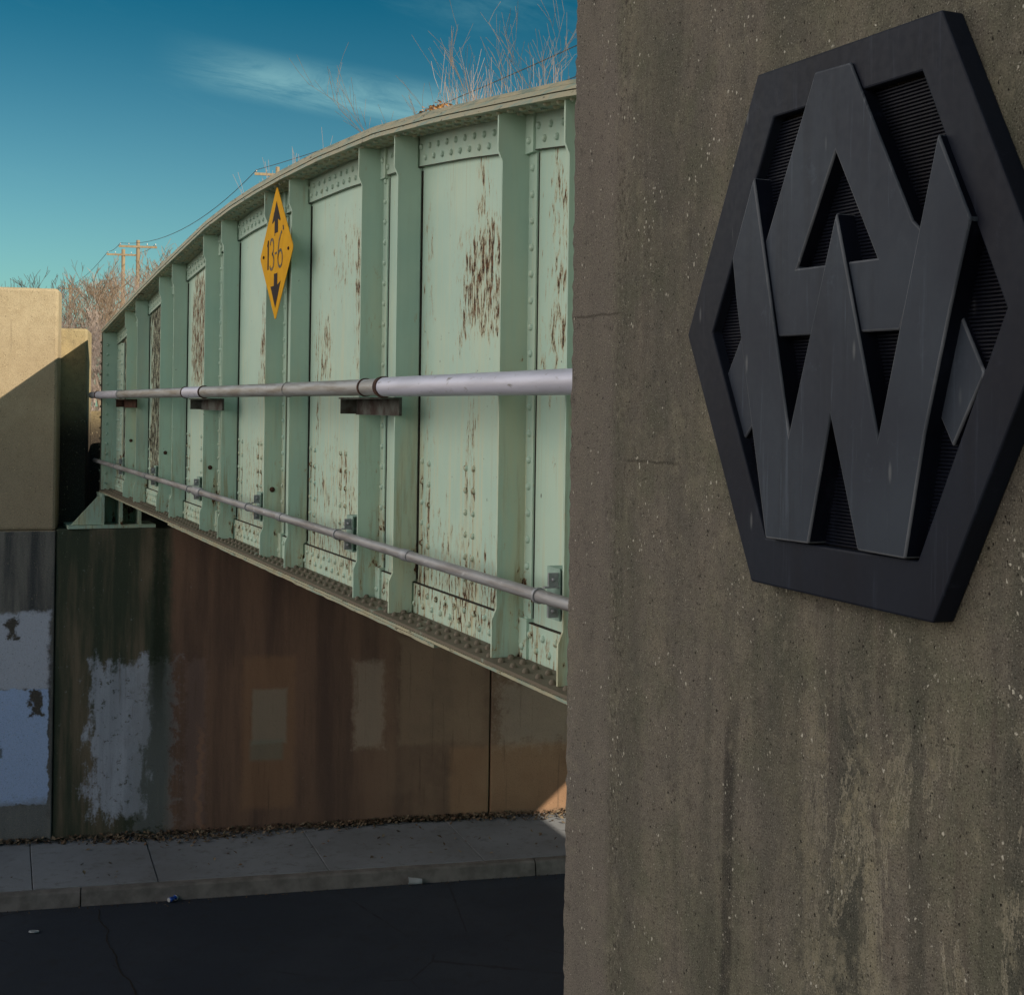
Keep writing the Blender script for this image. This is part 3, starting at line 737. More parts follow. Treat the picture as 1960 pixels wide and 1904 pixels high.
# deck, cross beams, far girder
dk = MB(); dk.box(2.70, 12.0, 2.0, 18.3, 4.86, 5.05)
bpart(dk, 'deck', M_RUST)
for i in range(9):
    mb = MB(); yb = 2.6 + i * 1.85; mb.box(2.66, 12.0, yb, yb + .02, 4.42, 4.85); mb.box(2.66, 12.0, yb - .12, yb + .14, 4.40, 4.419); bpart(mb, 'cross_beam', M_PAINT)
bl = MB(); bl.box(2.72, 11.98, 2.0, 18.3, 5.052, 5.25); bpart(bl, 'ballast_bed', M_BALLAST)
fg = MB(); V = []
fx = 11.86
for y in ys: V += [(fx, y, BF), (fx, y, ztop(y))]
fg.raw(V, [(2 * i, 2 * i + 2, 2 * i + 3, 2 * i + 1) for i in range(120)])
strip_follow(fg, fx - .2, fx + .2, lambda y: ztop(y), lambda y: ztop(y) + .05, ys); fg.box(fx - .2, fx + .2, YE0, YE1, BF - .05, BF - .001)
for (y1, y2) in STIFF:
    fg.box(fx + .002, fx + .13, y1, y1 + .013, BF, ztop(y1)); fg.box(fx + .002, fx + .13, y2, y2 + .013, BF, ztop(y2))
bpart(fg, 'rear_girder', M_PAINT)

# ------------------------------------------------------------------ clearance sign (flat diamond bolted to two stiffeners)
M_YEL, gg, bb = material('sign_yellow', 0.8)
pp = coords(gg); nn = gg.noise(pp, 9, 5, 0.65)
gg.put(bb.inputs['Base Color'], gg.mix(gg.sm(nn, 0.35, 0.7), (0.64, 0.335, 0.006), (0.56, 0.28, 0.006)))
M_SBLK = m_simple('sign_black', (0.014, 0.010, 0.012), (0.024, 0.016, 0.016), 0.9, 0, 30, b_=0)
M_FADE, gg, bb = material('faded_numeral', 0.55)
pp = coords(gg); nn = gg.noise(pp, 60, 3, 0.7)
gg.put(bb.inputs['Base Color'], gg.mix(gg.sm(nn, 0.50, 0.62), (0.030, 0.030, 0.022), (0.22, 0.12, 0.02)))
SX = 2.296; SY = 9.265; SZ = 6.418
sg = empty('clearance_sign', (SX, SY, SZ), 'yellow diamond clearance sign reading 13-6 with up and down arrows, on the green girder', 'sign')
def sp(pts_px):  # sign-local: u to the right seen from the road (towards the camera = -y), v up
    return [(-u, v) for (u, v) in pts_px]
H = 0.452
def rdiamond(h, r=0.03, n=4):
    out = []
    for k in range(4):
        a = math.pi / 2 * k; c = Vector((math.cos(a), math.sin(a))) * (h - r * 1.414)
        for i in range(n + 1):
            t = a - math.pi / 4 + math.pi / 2 * i / n; out.append((c.x + r * math.cos(t), c.y + r * math.sin(t)))
    return out
mb = MB(); mb.prism(rdiamond(H), 0, 0, .0035); mb.build('panel', M_YEL, sg)
UP = [(0, .345), (.112, .215), (.10, .205), (.045, .225), (.045, .135), (-.045, .135), (-.045, .225), (-.10, .205), (-.112, .215)]
mb = MB(); mb.prism(sp(UP), 0, -.0015, -.0003); mb.build('up_arrow', M_SBLK, sg)
DN = [(-.045, -.135), (.045, -.135), (.045, -.215), (.135, -.195), (0, -.365), (-.135, -.215), (-.045, -.215)]
mb = MB(); mb.prism(sp(DN), 0, -.0015, -.0003); mb.build('down_arrow', M_SBLK, sg)
def stroke(mb, pts, w, closed=False, x0=-.0018, x1=-.0003):
    P = [Vector(p) for p in pts]; n = len(P); L = []; Rr = []
    for i in range(n):
        if closed: d = (P[(i + 1) % n] - P[i - 1]).normalized()
        else: d = (P[min(i + 1, n - 1)] - P[max(i - 1, 0)]).normalized()
        q = Vector((-d.y, d.x)) * w / 2; L.append(P[i] + q); Rr.append(P[i] - q)
    m = n if closed else n - 1
    for i in range(m):
        j = (i + 1) % n; mb.prism([(-L[i].x, L[i].y), (-L[j].x, L[j].y), (-Rr[j].x, Rr[j].y), (-Rr[i].x, Rr[i].y)], 0, x0, x1)
def arc(cx, cy, rx, ry, a0, a1, n=14): return [(cx + rx * math.cos(R(a0 + (a1 - a0) * i / n)), cy + ry * math.sin(R(a0 + (a1 - a0) * i / n))) for i in range(n + 1)]
mb = MB(); stroke(mb, [(-.215, -.095), (-.215, .105)], .030); stroke(mb, [(-.215, .10), (-.24, .065)], .016); mb.build('numeral', M_SBLK, sg)
mb = MB(); stroke(mb, arc(-.115, .052, .05, .052, 160, -80), .019); stroke(mb, arc(-.115, -.048, .06, .052, 80, -150), .019); mb.build('numeral', M_FADE, sg)
mb = MB(); stroke(mb, [(-.03, 0.0), (.02, 0.0)], .014); mb.build('dash', M_FADE, sg); mb = MB(); stroke(mb, [(-.04, .118), (-.035, .135)], .009); mb.build('foot_mark', M_FADE, sg)
mb = MB(); stroke(mb, arc(.115, -.045, .058, .056, 0, 360), .019, False); stroke(mb, [(.058, -.04), (.06, .02), (.082, .075), (.13, .12), (.155, .128)], .019); mb.build('numeral', M_FADE, sg)
mb = MB(); stroke(mb, [(.185, .135), (.180, .165)], .008); stroke(mb, [(.20, .135), (.195, .165)], .008); mb.build('inch_mark', M_FADE, sg)
for yy in (-.335, .335): mb = MB(); mb.dome((-.0005, yy, 0), (-1, 0, 0), .012, .01, 6); mb.build('bolt', M_RUST, sg)

# ------------------------------------------------------------------ large pipe
PXc, PZ = 2.185, 5.500
lp = empty('large_pipe', (PXc, 10, PZ), 'thick galvanised pipe running level along the green girder, pale sleeve at its near end', 'pipe')
def pipepart(mb, name, mats, root, smooth=50):
    o = mb.build(name, mats, None, smooth)
    for v in o.data.vertices: v.co -= Vector(root.location)
    o.parent = root; return o
def seg(y0, y1, r, n=24, x=PXc, z=PZ, dz=0): mb = MB(); mb.tube([(x, y0 + (y1 - y0) * i / 6, z + dz * (i / 6 - .5)) for i in range(7)], r, n); return mb
pipepart(seg(2.2, 6.60, .0475, 32), 'pale_sleeve', M_PIPE_PALE, lp)
pipepart(seg(6.60, 11.05, .0425), 'pipe_section', M_PIPE, lp)
pipepart(seg(11.05, 11.80, .0455), 'coupling_sleeve', M_PIPE_PALE, lp)
pipepart(seg(11.80, 15.60, .0420), 'pipe_section', M_PIPE, lp)
pipepart(seg(15.60, 17.40, .0445), 'coupling_sleeve', M_PIPE_PALE, lp)
pipepart(seg(17.40, 18.05, .040), 'pipe_section', M_PIPE_PALE, lp)
for (yy, r, w, mt) in ((6.61, .0485, .045, M_RUST), (6.90, .0435, .018, M_RUST), (8.45, .043, .006, M_PIPE), (11.06, .0465, .022, M_RUST), (11.80, .0465, .022, M_RUST), (15.60, .0455, .015, M_CLAMP), (17.42, .046, .05, M_RUST)):
    mb = MB(); mb.ring((PXc, yy, PZ), (0, 1, 0), r - .004, r + .004, w, 32); pipepart(mb, 'pipe_clamp', mt, lp)
M_BRK = m_simple('bracket_plate', (0.10, 0.11, 0.10), (0.035, 0.022, 0.018), 0.85, 0, 9)
for k, (y1, y2, mt) in enumerate(((6.72, 7.45, M_BRK), (10.94, 11.78, M_BRK), (15.3, 16.14, M_RUST))):
    mb = MB(); ztopb = PZ - .050
    mb.box(2.205, GO - .001, y1, y2, ztopb - .008, ztopb)                 # shelf
    mb.box(2.304, GO - .001, y1, y2, ztopb - .092, ztopb - .0085)         # upright leg of the angle
    mb.box(2.215, 2.3035, y2 - .012, y2, ztopb - .088, ztopb - .0085)
    pipepart(mb, 'support_bracket', [mt], lp, None)

# ------------------------------------------------------------------ small conduit
CX, CZ = 2.235, 4.695
cp = empty('conduit', (CX, 10, CZ), 'thin galvanised conduit low along the girder, above the bottom flange, held by ring clamps', 'pipe')
for (a, b_, r) in ((2.4, 6.37, .0250), (6.37, 8.785, .0250), (8.785, 11.5, .0245), (11.5, 14.2, .0245), (14.2, 18.1, .0245)):
    pipepart(seg(a, b_, r, 20, CX, CZ), 'pipe_section', M_CONDUIT, cp)
for yy in (6.37, 8.785, 14.2): mb = MB(); mb.tube([(CX, yy - .05, CZ), (CX, yy + .05, CZ)], .0290, 20); pipepart(mb, 'coupling', M_CLAMP, cp)
mb = MB(); mb.tube([(CX, 11.36, CZ), (CX, 11.40, CZ), (CX, 11.62, CZ), (CX, 11.66, CZ)], [.031, .038, .038, .031], 20); pipepart(mb, 'expansion_coupling', M_CLAMP, cp)
M_GBR = m_simple('green_bracket', (0.30, 0.43, 0.37), (0.22, 0.32, 0.27), 0.7, 0, 15)
for yy in (4.86, 7.53, 9.70, 11.87, 14.05, 16.25):
    mb = MB(); mb.ring((CX, yy, CZ), (0, 1, 0), .0255, .031, .020, 24)
    mb.box(CX + .02, GW - .10, yy - .011, yy + .011, CZ + .027, CZ + .033); mb.box(CX + .015, GW - .10, yy - .011, yy + .011, CZ - .033, CZ - .027)
    mb.dome((CX + .055, yy - .012, CZ + .06), (0, -1, 0), .010, .010, 6); mb.dome((CX + .055, yy - .012, CZ - .06), (0, -1, 0), .010, .010, 6)
    mb.box(CX + .035, CX + .075, yy - .012, yy - .002, CZ + .0335, CZ + .085); mb.box(CX + .035, CX + .075, yy - .012, yy - .002, CZ - .085, CZ - .0335)
    c = pipepart(mb, 'ring_clamp', M_CLAMP, cp)
    mb = MB()  # slotted channel stub back to the web
    x0, x1 = CX + .08, GW - .001; y0, y1 = yy - .015, yy + .10
    mb.box(x0, x0 + .006, y0, y1, CZ - .10, CZ + .10)
    mb.box(x0 + .0065, x1, y1 - .006, y1, CZ - .10, CZ + .10)
    mb.box(x0 + .0065, x1, y0, y1 - .0065, CZ + .092, CZ + .10); mb.box(x0 + .0065, x1, y0, y1 - .0065, CZ - .10, CZ - .092)
    mb.dome((x0, yy + .03, CZ + .065), (-1, 0, 0), .010, .006, 8, 1); mb.dome((x0, yy + .03, CZ - .065), (-1, 0, 0), .010, .006, 8, 1)
    pipepart(mb, 'bracket', [M_GBR, M_SEAM], cp, None)

# ------------------------------------------------------------------ emblem on the pylon
def m_cast(name, c1, c2, rough=0.5, ribbed=False):
    m, g, b = material(name, rough); p = coords(g); x, y, z = g.sep(p); b.inputs['Specular IOR Level'].default_value = 0.10
    n = g.noise(p, 3, 3, 0.5); n2 = g.noise(p, 60, 3, 0.6)
    c = g.mix(g.sm(n, 0.3, 0.7), c1, c2); st = g.noise(p, 1, 4, 0.6, scale3=(4, 16, 1.2))
    c = g.mix(g.mul(g.sm(st, 0.52, 0.7), 0.35), c, tuple(k * 0.55 + 0.004 for k in c2))
    v = g.vor(p, 16, scale3=(1, 1, 0.6)); r = g.sep(v.outputs['Color'])[0]
    pit = g.mul(g.sm(r, 0.84, 0.86), g.sm(v.outputs['Distance'], 0.10, 0.05)); c = g.mix(pit, c, (0.004, 0.004, 0.005))
    run = g.noise(p, 1, 6, 0.75, scale3=(10, 42, 2.2), loc=(3, 1, 0)); lite = tuple(k * 1.9 + 0.006 for k in c1)
    c = g.mix(g.mul(g.sm(run, 0.56, 0.72), 0.5), c, lite); dust = g.noise(p, 11, 6, 0.8, loc=(9, 2, 1)); c = g.mix(g.mul(g.sm(dust, 0.58, 0.74), 0.35), c, lite)
    scr = g.vor(g.mapv(p, (1, 55, 14)), 1.0); c = g.mix(g.mul(g.sm(g.sep(scr.outputs['Color'])[1], 0.965, 0.98), g.mul(g.sm(scr.outputs['Distance'], 0.35, 0.1), 0.5)), c, (0.14, 0.15, 0.16))
    g.put(b.inputs['Base Color'], c); g.put(b.inputs['Roughness'], g.sm(n2, 0.3, 0.7, rough - .03, rough + .05))
    bump(g, b, g.add(g.mul(n2, 0.2), g.m('MULTIPLY', pit, -1.0)), 0.001, 0.4); return m
M_FRAME = m_cast('cast_frame', (0.0125, 0.0165, 0.027), (0.010, 0.012, 0.020))
M_LET = m_cast('cast_letters', (0.036, 0.046, 0.063), (0.026, 0.032, 0.046))
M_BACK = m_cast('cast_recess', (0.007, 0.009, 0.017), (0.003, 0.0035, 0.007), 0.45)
M_EDGEHI = m_cast('cast_edge_highlight', (0.12, 0.13, 0.15), (0.035, 0.042, 0.055), 0.45)  # lighter bevel colour, a highlight painted on the letter edges
EY, EZ = 2.24, 5.575
em = empty('wall_emblem', (PX, EY, EZ), 'black cast hexagonal emblem of interlaced letters A and W, fixed to the dark concrete pylon', 'emblem')
def L(p): return [(a - EY, b_ - EZ) for (a, b_) in p]
OUT = L([(2.527, 6.112), (1.953, 6.104), (1.680, 5.572), (1.955, 5.038), (2.525, 5.044), (2.801, 5.575)])
INN = L([(2.465, 6.011), (2.003, 6.008), (1.787, 5.576), (1.997, 5.142), (2.474, 5.141), (2.693, 5.575)])
FX = -0.047
mb = MB(); n = 6; V = []
for (ring, xx) in ((OUT, 0.0), (OUT, FX), (INN, FX), (INN, -.018)): V += [(xx, a, b_) for (a, b_) in ring]
F = []
for k in range(3):
    for i in range(n): F.append((k * n + i, k * n + (i + 1) % n, (k + 1) * n + (i + 1) % n, (k + 1) * n + i))
for i in range(n): F.append((3 * n + i, 3 * n + (i + 1) % n, (i + 1) % n, i))
mb.raw(V, F); mb.build('frame', M_FRAME, em, bevel=0.004)
# fine horizontal ribs cast into the recess
mb = MB(); z0, z1 = 5.142 - EZ, 6.011 - EZ; pitch = .0068; z = z0
def halfw(z):   # extent of the inner hexagon at height z
    ys_ = []
    for i in range(6):
        a, b_ = INN[i], INN[(i + 1) % 6]
        if (a[1] - z) * (b_[1] - z) <= 0 and abs(a[1] - b_[1]) > 1e-6: ys_.append(a[0] + (b_[0] - a[0]) * (z - a[1]) / (b_[1] - a[1]))
    return (min(ys_), max(ys_)) if len(ys_) > 1 else None
while z < z1 - pitch:
    w = halfw(min(max(z + pitch / 2, z0 + .003), z1 - .003))
    if w:
        a, b_ = w[0] - .004, w[1] + .004; xb = -.0185; xt = -.0225
        mb.raw([(xb, a, z), (xb, b_, z), (xt, b_, z + pitch * .3), (xt, a, z + pitch * .3), (xt, b_, z + pitch * .7), (xt, a, z + pitch * .7), (xb, b_, z + pitch), (xb, a, z + pitch)],
               [(0, 1, 2, 3), (3, 2, 4, 5), (5, 4, 6, 7)])
    z += pitch
mb.build('ribbed_backing', M_BACK, em)
def letter(name, poly, xf, hole=None, bev=.0042, xb=-.008, x0=None):
    if x0 is not None:      # outline was measured on the plane x0; carry it to its real face
        k = (PX + xf) / x0; T = lambda q: ((q[0] + EY) * k - EY, 5.4 + (q[1] + EZ - 5.4) * k - EZ)
        poly = [T(q) for q in poly]; hole = [T(q) for q in hole] if hole else None
    bm = bmesh.new(); f = [bm.verts.new((xf, a, b_)) for (a, b_) in poly]
    es = [bm.edges.new((f[i], f[(i + 1) % len(f)])) for i in range(len(f))]
    if hole:
        hv = [bm.verts.new((xf, a, b_)) for (a, b_) in hole]; es += [bm.edges.new((hv[i], hv[(i + 1) % len(hv)])) for i in range(len(hv))]
    bmesh.ops.triangle_fill(bm, use_beauty=True, use_dissolve=False, edges=es)
    bmesh.ops.dissolve_limit(bm, angle_limit=R(1), verts=bm.verts, edges=bm.edges) if not hole else None
    r = bmesh.ops.extrude_face_region(bm, geom=bm.faces[:]); vs = [v for v in r['geom'] if isinstance(v, bmesh.types.BMVert)]
    bmesh.ops.translate(bm, verts=vs, vec=(xb - xf, 0, 0)); bmesh.ops.recalc_face_normals(bm, faces=bm.faces)
    me = bpy.data.meshes.new(name); bm.to_mesh(me); bm.free(); me.materials.append(M_LET); me.materials.append(M_EDGEHI); me.materials.append(M_BACK)
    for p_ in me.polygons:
        if abs(p_.normal.x) < .5: p_.material_index = 2  # side faces take the near-black backing colour, shade painted on the letter flanks
    o = bpy.data.objects.new(name, me); COL.objects.link(o); o.parent = em
    bv = o.modifiers.new('bevel', 'BEVEL'); bv.width = bev; bv.segments = 3; bv.limit_method = 'ANGLE'; bv.angle_limit = R(30); bv.material = 1
    return o
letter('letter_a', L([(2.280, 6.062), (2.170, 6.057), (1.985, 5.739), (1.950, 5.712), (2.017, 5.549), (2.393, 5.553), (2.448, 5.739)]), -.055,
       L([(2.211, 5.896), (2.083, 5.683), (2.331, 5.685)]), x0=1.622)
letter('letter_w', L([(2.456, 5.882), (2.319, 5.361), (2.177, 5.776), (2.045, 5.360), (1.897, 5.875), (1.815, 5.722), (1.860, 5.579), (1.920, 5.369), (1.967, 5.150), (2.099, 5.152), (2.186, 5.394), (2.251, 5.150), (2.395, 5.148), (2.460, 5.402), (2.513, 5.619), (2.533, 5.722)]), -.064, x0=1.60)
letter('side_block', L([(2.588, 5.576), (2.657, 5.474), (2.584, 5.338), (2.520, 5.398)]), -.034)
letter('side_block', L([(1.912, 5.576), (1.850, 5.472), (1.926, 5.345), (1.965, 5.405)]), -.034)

# ------------------------------------------------------------------ litter and leaves
LEAFM = [m_simple('dry_leaf_a', (0.17, 0.115, 0.075), (0.10, 0.066, 0.042), 0.9, 0, 20, b_=0), m_simple('dry_leaf_b', (0.25, 0.20, 0.14), (0.15, 0.115, 0.08), 0.9, 0, 20, b_=0), m_simple('dry_leaf_c', (0.06, 0.045, 0.035), (0.03, 0.025, 0.02), 0.9, 0, 20, b_=0)]
mb = MB(); rnd = random.Random(3)
def leaf(mb, p, s, rnd, m):
    a = rnd.uniform(0, 6.28); ti = rnd.uniform(-.7, .7); c = Vector(p)
    d = Vector((math.cos(a), math.sin(a), ti)).normalized(); e = d.cross(Vector((rnd.uniform(-.5, .5), rnd.uniform(-.5, .5), 1))).normalized()
    up = d.cross(e) * rnd.uniform(-.35, .35) * s
    mb.raw([c - d * s, c - d * s * .2 + e * s * .55 + up, c + d * s * .9, c - d * s * .2 - e * s * .55 + up], [(0, 1, 2), (0, 2, 3)], m)
for i in range(9000):
    s = rnd.uniform(-6, 8.5); dens = .35 + .65 * max(0, math.sin(s * 2.1) * .5 + .5) * (1 if s > 1.5 else .6)
    if rnd.random() > dens: continue
    n = abs(rnd.gauss(0, .10 + .06 * math.sin(s * 1.3)))
    if rnd.random() < .05: n = rnd.uniform(0, 1.4)
    pile = max(0, .05 - n * .25) * rnd.random()
    leaf(mb, wl(s, n + .02, .215 + pile + rnd.uniform(0, .012) - n * .022), rnd.uniform(.014, .042), rnd, rnd.choice([0, 0, 1, 1, 2]))
for i in range(500):
    s = rnd.uniform(-3, 8); leaf(mb, wl(s, 1.77 + abs(rnd.gauss(0, .06)), .012), rnd.uniform(.006, .018), rnd, rnd.choice([0, 2, 2]))
tag(mb.build('leaf_litter', LEAFM), 'dry brown leaf litter drifted along the foot of the abutment wall', 'leaves', kind='stuff')
# soil wedge under leaves
M_CUP, gg, bb = material('clear_plastic', 0.15); bb.inputs['Base Color'].default_value = (0.75, 0.8, 0.85, 1); bb.inputs['Transmission Weight'].default_value = 0.6
bb.inputs['Alpha'].default_value = 1
cu = empty('plastic_cup', (5.44, 15.07, .045), 'clear plastic cup lying on its side against the kerb', 'cup', rz=R(-14))
mb = MB(); mb.tube([(-.075, 0, 0), (.0, 0, -.004), (.075, 0, -.010)], [.042, .037, .030], 18, caps=False)
mb.ring((-.076, 0, 0), (1, 0, 0), .040, .046, .006, 18); mb.build('cup_body', M_CUP, cu, smooth=60)
mb = MB(); mb.tube([(.072, 0, -.010), (.0745, 0, -.010)], .029, 18); mb.build('cup_base', M_CUP, cu)
ca = empty('crushed_can', (2.80, 15.50, .034), 'crushed blue and white drinks can in the gutter', 'can', rz=R(30))
M_BLU = m_simple('blue_can', (0.02, 0.10, 0.50), (0.015, 0.07, 0.35), 0.35, 0.3, 30, b_=0); M_WHT = m_simple('can_aluminium', (0.7, 0.72, 0.75), (0.5, 0.52, 0.55), 0.3, 0.5, 30, b_=0)
mb = MB(); V = []; n = 14
for i, (yy, rr) in enumerate(((-.05, .024), (-.044, .032), (-.01, .027), (.015, .020), (.035, .030))):
    for k in range(n): a = 6.283 * k / n; V.append((yy, rr * math.cos(a) + .006 * math.sin(3 * a + i), rr * .85 * math.sin(a) + .004 * math.cos(2 * a + i)))
mb.raw(V, [(j * n + k, j * n + (k + 1) % n, (j + 1) * n + (k + 1) % n, (j + 1) * n + k) for j in range(4) for k in range(n)]); mb.build('can_body', M_BLU, ca)
mb = MB(); mb.tube([(.036, 0, 0), (.05, .002, 0), (.056, .004, .002)], [.031, .028, .024], 14); mb.build('can_end', M_WHT, ca)
mb = MB(); mb.tube([(-.056, 0, 0), (-.051, 0, 0)], .024, 14); mb.build('can_end', M_WHT, ca)
li = empty('cup_lid', (1.334, 15.108, .012), 'pale translucent plastic lid lying on the dark road', 'lid')
mb = MB(); mb.ring((0, 0, 0), (.1, .15, 1), .040, .052, .010, 20); mb.tube([(0, 0, -.002), (0.0003, .0004, .001)], .041, 20); mb.build('lid_rim', M_CUP, li)

# dead leaves and twigs caught on the girder top
mb = MB(); rnd = random.Random(9)
for i in range(110):
    y = rnd.gauss(6.20, .09); h = abs(rnd.gauss(0, .016)); leaf(mb, (GE + rnd.uniform(0.0, .10), y, ztop(y) + .008 + h), rnd.uniform(.008, .02), rnd, 0)
tag(mb.build('leaf_clump', m_simple('orange_dead_leaf', (0.50, 0.26, 0.10), (0.32, 0.16, 0.06), 0.9, 0, 20, b_=0)), 'clump of dead orange leaves caught on the top flange of the girder', 'leaves', kind='stuff')

# ------------------------------------------------------------------ bare trees and brush
def m_bark(name, c, c2): return m_simple(name, c, c2, 0.9, 0, 3, b_=0)
M_BARK = m_bark('bare_twigs_tan', (0.24, 0.18, 0.13), (0.17, 0.13, 0.10))
M_BARKP = m_bark('bare_twigs_pinkish', (0.36, 0.295, 0.27), (0.27, 0.22, 0.20))
M_BARKG = m_bark('bare_twigs_grey', (0.12, 0.10, 0.09), (0.08, 0.07, 0.065))
def tree_mesh(seed, h, levels, spread, nb, rbase, trunk_frac=0.25, twigmin=0.004, upright=0.5):
    rnd = random.Random(seed); tm = MB(); cm = MB()
    def grow(p, d, l, r, lev):
        n = 3 if lev < levels else 2; pts = [p.copy()]; q = p.copy(); dd = d.copy()
        for i in range(n):
            dd = (dd + Vector((rnd.uniform(-1, 1), rnd.uniform(-1, 1), rnd.uniform(-.3, .8) * upright)) * .16).normalized(); q = q + dd * l / n; pts.append(q.copy())
        rr = [max(twigmin, r * (1 - .5 * i / n)) for i in range(n + 1)]
        (tm if lev == 0 else cm).tube(pts, rr, 6 if lev == 0 else (4 if lev == 1 else 3), caps=False)
        if lev >= levels: return
        k = nb if lev else nb + 2
        for i in range(k):
            t = rnd.uniform(.25, 1.0) if i else 1.0; f = t * n; j = min(int(f), n - 1); s = pts[j].lerp(pts[j + 1], f - j)
            ax = Vector((rnd.uniform(-1, 1), rnd.uniform(-1, 1), rnd.uniform(-.2, .5))).normalized()
            nd = (dd * (1 - spread * .5) + ax * spread).normalized(); nd.z += upright * .25; nd.normalize()
            grow(s, nd, l * rnd.uniform(.55, .80), r * rnd.uniform(.40, .6), lev + 1)
    grow(Vector((0, 0, -.2)), Vector((rnd.uniform(-.1, .1), rnd.uniform(-.1, .1), 1)).normalized(), h * trunk_frac + .2, rbase, 0)
    return tm, cm
TREES = {}
def tree(name, key, loc, rz, H, label, cat, group, mat, **kw):
    if (key, mat.name) not in TREES:
        tm, cm = tree_mesh(**kw); a = tm.build('trunk', mat); b_ = cm.build('crown', mat); TREES[(key, mat.name)] = (a.data, b_.data)
        bpy.data.objects.remove(a); bpy.data.objects.remove(b_)
    ms = TREES[(key, mat.name)]; hh = sorted(v.co.z for m_ in ms for v in m_.vertices); sc = H / hh[int(len(hh) * .998)]
    e = empty(name, loc, label, cat, group, rz); e.scale = (sc, sc, sc)
    for nm, me in zip(('trunk', 'crown'), TREES[(key, mat.name)]):
        o = bpy.data.objects.new(nm, me); COL.objects.link(o); o.parent = e
    return e
def at(pxd, depth, z):   # plan position of a thing seen at that bearing and distance
    u = (pxd - 980) / 2700; f = Vector((math.sin(R(23.5)), math.cos(R(23.5)), 0)); r = Vector((math.cos(R(23.5)), -math.sin(R(23.5)), 0))
    p = (f + r * u) * depth; return (p.x, p.y, z)
GB = 'bare brush behind the far end of the bridge'
SH = dict(h=2.2, levels=6, spread=.60, nb=3, rbase=.028, trunk_frac=.20, twigmin=.0018, upright=.75)
brush = [
    # bearing px, distance, top px, mesh key, material, label
    (178, 24, 600, 1, M_BARKP, 'pinkish bare shrub right beside the far end of the girder'),
    (215, 30, 572, 2, M_BARKP, 'pinkish bare shrub rising behind the lowest tip of the arched flange'),
    (158, 34, 492, 3, M_BARK, 'tall tan bare shrub standing in the gap beside the wing wall'),
    (250, 36, 548, 4, M_BARKP, 'pale pink bare shrub below the pair of utility poles'),
    (296, 42, 462, 1, M_BARK, 'tan bare shrub to the right of the pair of utility poles'),
    (198, 46, 515, 2, M_BARK, 'bare tan shrub between the small far pole and the pair of poles'),
    (345, 52, 436, 3, M_BARK, 'tallest tan bare crown just above the flange near the poles'),
    (262, 56, 520, 4, M_BARKP, 'rounded bare shrub directly behind the pair of poles'),
    (136, 60, 510, 1, M_BARKP, 'thin bare shrub around the small far pole'),
    (232, 64, 530, 3, M_BARKP, 'hazy bare shrub farthest back behind the poles'),
    (176, 20.5, 690, 4, M_BARKP, 'low bare shrub in the shade between wall and girder end')]
def topz(px, py, d): return 5.4 + (783 + (px - 980) * .014 - py) / 2700 * d
for i, (px, d, yt, k, mt, lb) in enumerate(brush):
    x, y, z = at(px, d, 5.0); tree('bare_shrub', 'sh%d' % k, (x, y, z), i * 1.3, topz(px, yt, d) - z, lb, 'shrub', GB, mt, seed=20 + k, **SH)
TR = dict(h=5.2, levels=5, spread=.52, nb=3, rbase=.026, trunk_frac=.24, twigmin=.0013, upright=.6)
saps = [(1015, 44, 58, 1, 'bare tree above the flange, left of the one at the pylon edge'), (1085, 46, 25, 2, 'tallest bare tree, cut off by the edge of the dark pylon')]
for i, (px, d, yt, k, lb) in enumerate(saps):
    x, y, z = at(px, d, 4.6); tree('bare_tree', 'tr%d' % k, (x, y, z), i * 2 + .4, topz(px, yt, d) - z, lb, 'tree', 'bare trees behind the girder', M_BARK, seed=50 + k, **TR)
labs = ['dry weed stems at the start of the long row', 'dry weed stems in the first third of the row', 'dry weed stems behind the orange leaves on the flange', 'dry weed stems just right of the orange leaves', 'dry weed stems in the last third of the row', 'dry weed stems at the foot of the left bare tree', 'dry weed stems at the right end beside the pylon']
WS = dict(h=2.3, levels=4, spread=.24, nb=4, rbase=.006, trunk_frac=.34, twigmin=.0016, upright=1.0)
for i, (px, yt) in enumerate(((812, 188), (845, 172), (880, 150), (915, 145), (955, 128), (1000, 120), (1050, 95))):
    d = 24 + i * .7; x, y, z = at(px, d, 5.1)
    tree('weed_stems', 'st%d' % (i % 3), (x, y, z), i * 1.1, topz(px, yt, d) - z, labs[i], 'weeds', 'dry weed stems above the girder', M_BARKP, seed=80 + i % 3, **WS)
x, y, z = at(553, 26, 5.1); tree('weed_stems', 'st0', (x, y, z), .5, topz(553, 272, 26) - z, 'lone tuft of dry stems above the yellow sign beside the wooden crossarm', 'weeds', 'dry weed stems above the girder', M_BARKP)
for i, (px, yt, lb) in enumerate(((4, 516, 'dark bare tree top at the left edge above the wing wall'), (38, 522, 'dark bare tree top above the wing wall, right of the edge one'))):
    x, y, z = at(px, 75, 4.2); tree('bare_tree', 'dk%d' % i, (x, y, z), i * 1.7, topz(px, yt, 75) - z, lb, 'tree', 'bare trees beyond the wing wall', M_BARKG, seed=61 + i, h=5.2, levels=5, spread=.5, nb=3, rbase=.04, trunk_frac=.2, twigmin=.004, upright=.4)

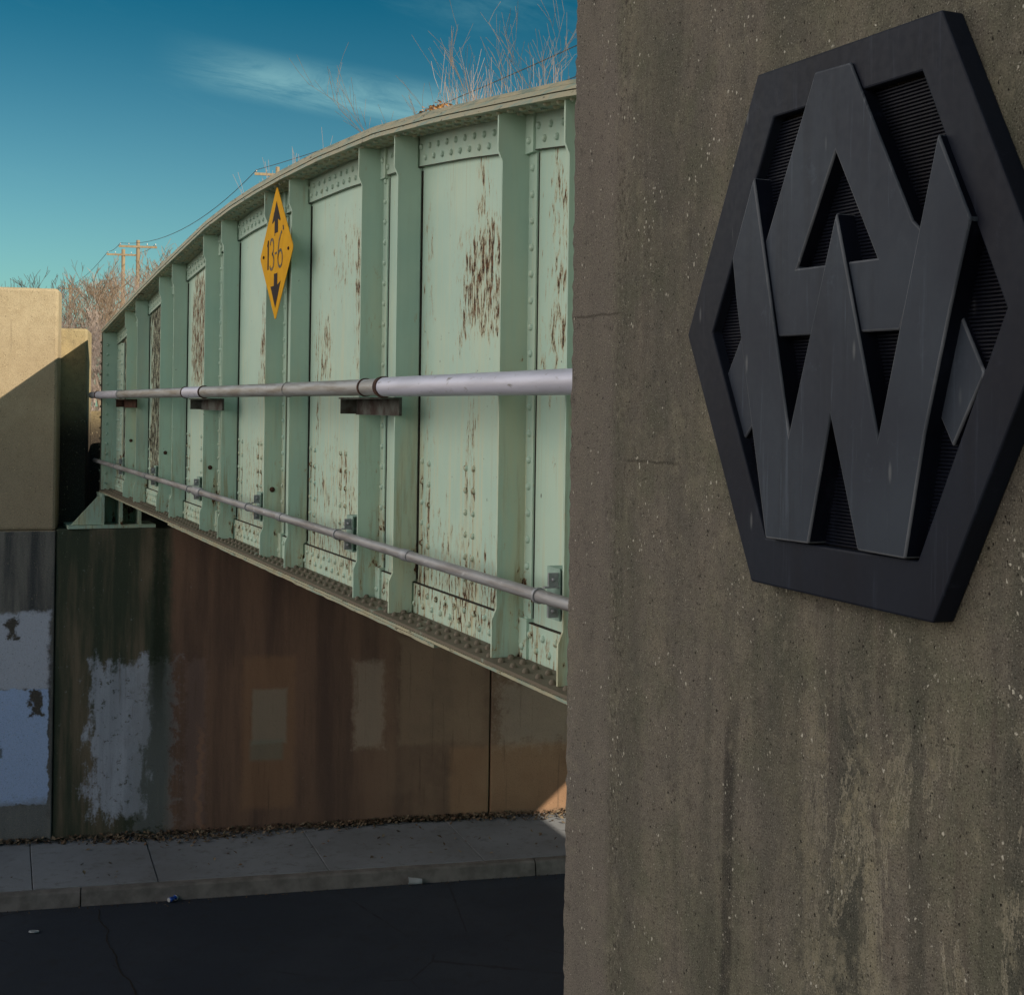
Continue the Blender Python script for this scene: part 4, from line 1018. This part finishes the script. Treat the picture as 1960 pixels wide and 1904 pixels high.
# ------------------------------------------------------------------ utility poles and wires
M_POLE = m_simple('weathered_pole_wood', (0.33, 0.255, 0.16), (0.24, 0.18, 0.12), 0.85, 0, 1, s3=(6, 6, .5), b_=0)
M_INS = m_simple('glass_insulator', (0.20, 0.22, 0.22), (0.14, 0.16, 0.16), 0.2, 0, 5, b_=0); M_WIRE = m_simple('wire', (0.03, 0.035, 0.04), (0.02, 0.025, 0.03), 0.6, 0, 5, b_=0)
armends = []
for (px, d, ytop, rw_, lb) in ((525, 78, 408, .11, 'nearest wooden utility pole, only its top and crossarm showing above the yellow sign'),
                               (260, 95, 457, .12, 'right hand taller pole of the pair of wooden poles at the left'),
                               (232, 110, 476, .14, 'left hand shorter pole of the pair of wooden poles at the left'),
                               (131, 175, 549, .13, 'small far utility pole between the wing wall and the brush')):
    u = None; x, y, z = at(px, d, 0)
    hor = 783 + (px - 980) * .014; yt = {525: 320, 260: 460, 232: 477, 131: 546}[px]; zt = 5.4 + (hor - yt) / 2700 * d
    root = empty('utility_pole', (x, y, 0), lb, 'utility pole', 'wooden utility poles along the railway')
    mb = MB(); mb.tube([(0, 0, 0), (0, 0, zt * .5), (0, 0, zt)], [rw_ * 1.4, rw_ * 1.15, rw_], 10); mb.build('pole_shaft', M_POLE, root, smooth=50)
    za = zt - .45; arm = MB(); arm.box(-1.25, 1.25, -.16, -.05, za - .07, za + .07); ao = arm.build('crossarm', M_POLE, root)
    for sx_ in (-1.15, -.6, .6, 1.15):
        mb = MB(); mb.tube([(sx_, -.1, za + .07), (sx_, -.1, za + .15), (sx_, -.1, za + .24)], [.015, .038, .025], 8); mb.build('insulator', M_INS, ao)
    root.rotation_euler = (0, 0, R(-12)); c_, s_ = math.cos(R(-12)), math.sin(R(-12))
    armends.append([Vector((x + c_ * q - s_ * -.1, y + s_ * q + c_ * -.1, za + .22)) for q in (-1.15, 1.15)])
def wire(a, b_, sag, lb, r=.018):
    mb = MB(); mb.tube([a.lerp(b_, t / 16) - Vector((0, 0, sag * 4 * (t / 16) * (1 - t / 16))) for t in range(17)], r, 4)
    o = mb.build('power_line', M_WIRE); tag(o, lb, 'cable', 'wires between the utility poles')
wire(armends[0][0], armends[1][0], 1.2, 'long sagging wire from the pole above the sign to the taller paired pole')
wire(armends[1][0], armends[2][0], .15, 'short wire joining the left crossarm ends of the paired poles')
wire(armends[2][0], armends[3][0], .8, 'thin wire dropping left from the shorter pole to the small far pole')
wire(armends[1][1], armends[2][1], .15, 'short wire joining the right crossarm ends of the paired poles')
wire(armends[0][1], armends[0][1] + Vector((6, -60, 1)), 1.0, 'wire leading from the nearest pole towards the pylon behind the girder')
wire(armends[0][0], armends[0][0] + Vector((6, -60, 1)), 1.0, 'wire leaving the left end of the nearest crossarm towards the pylon')
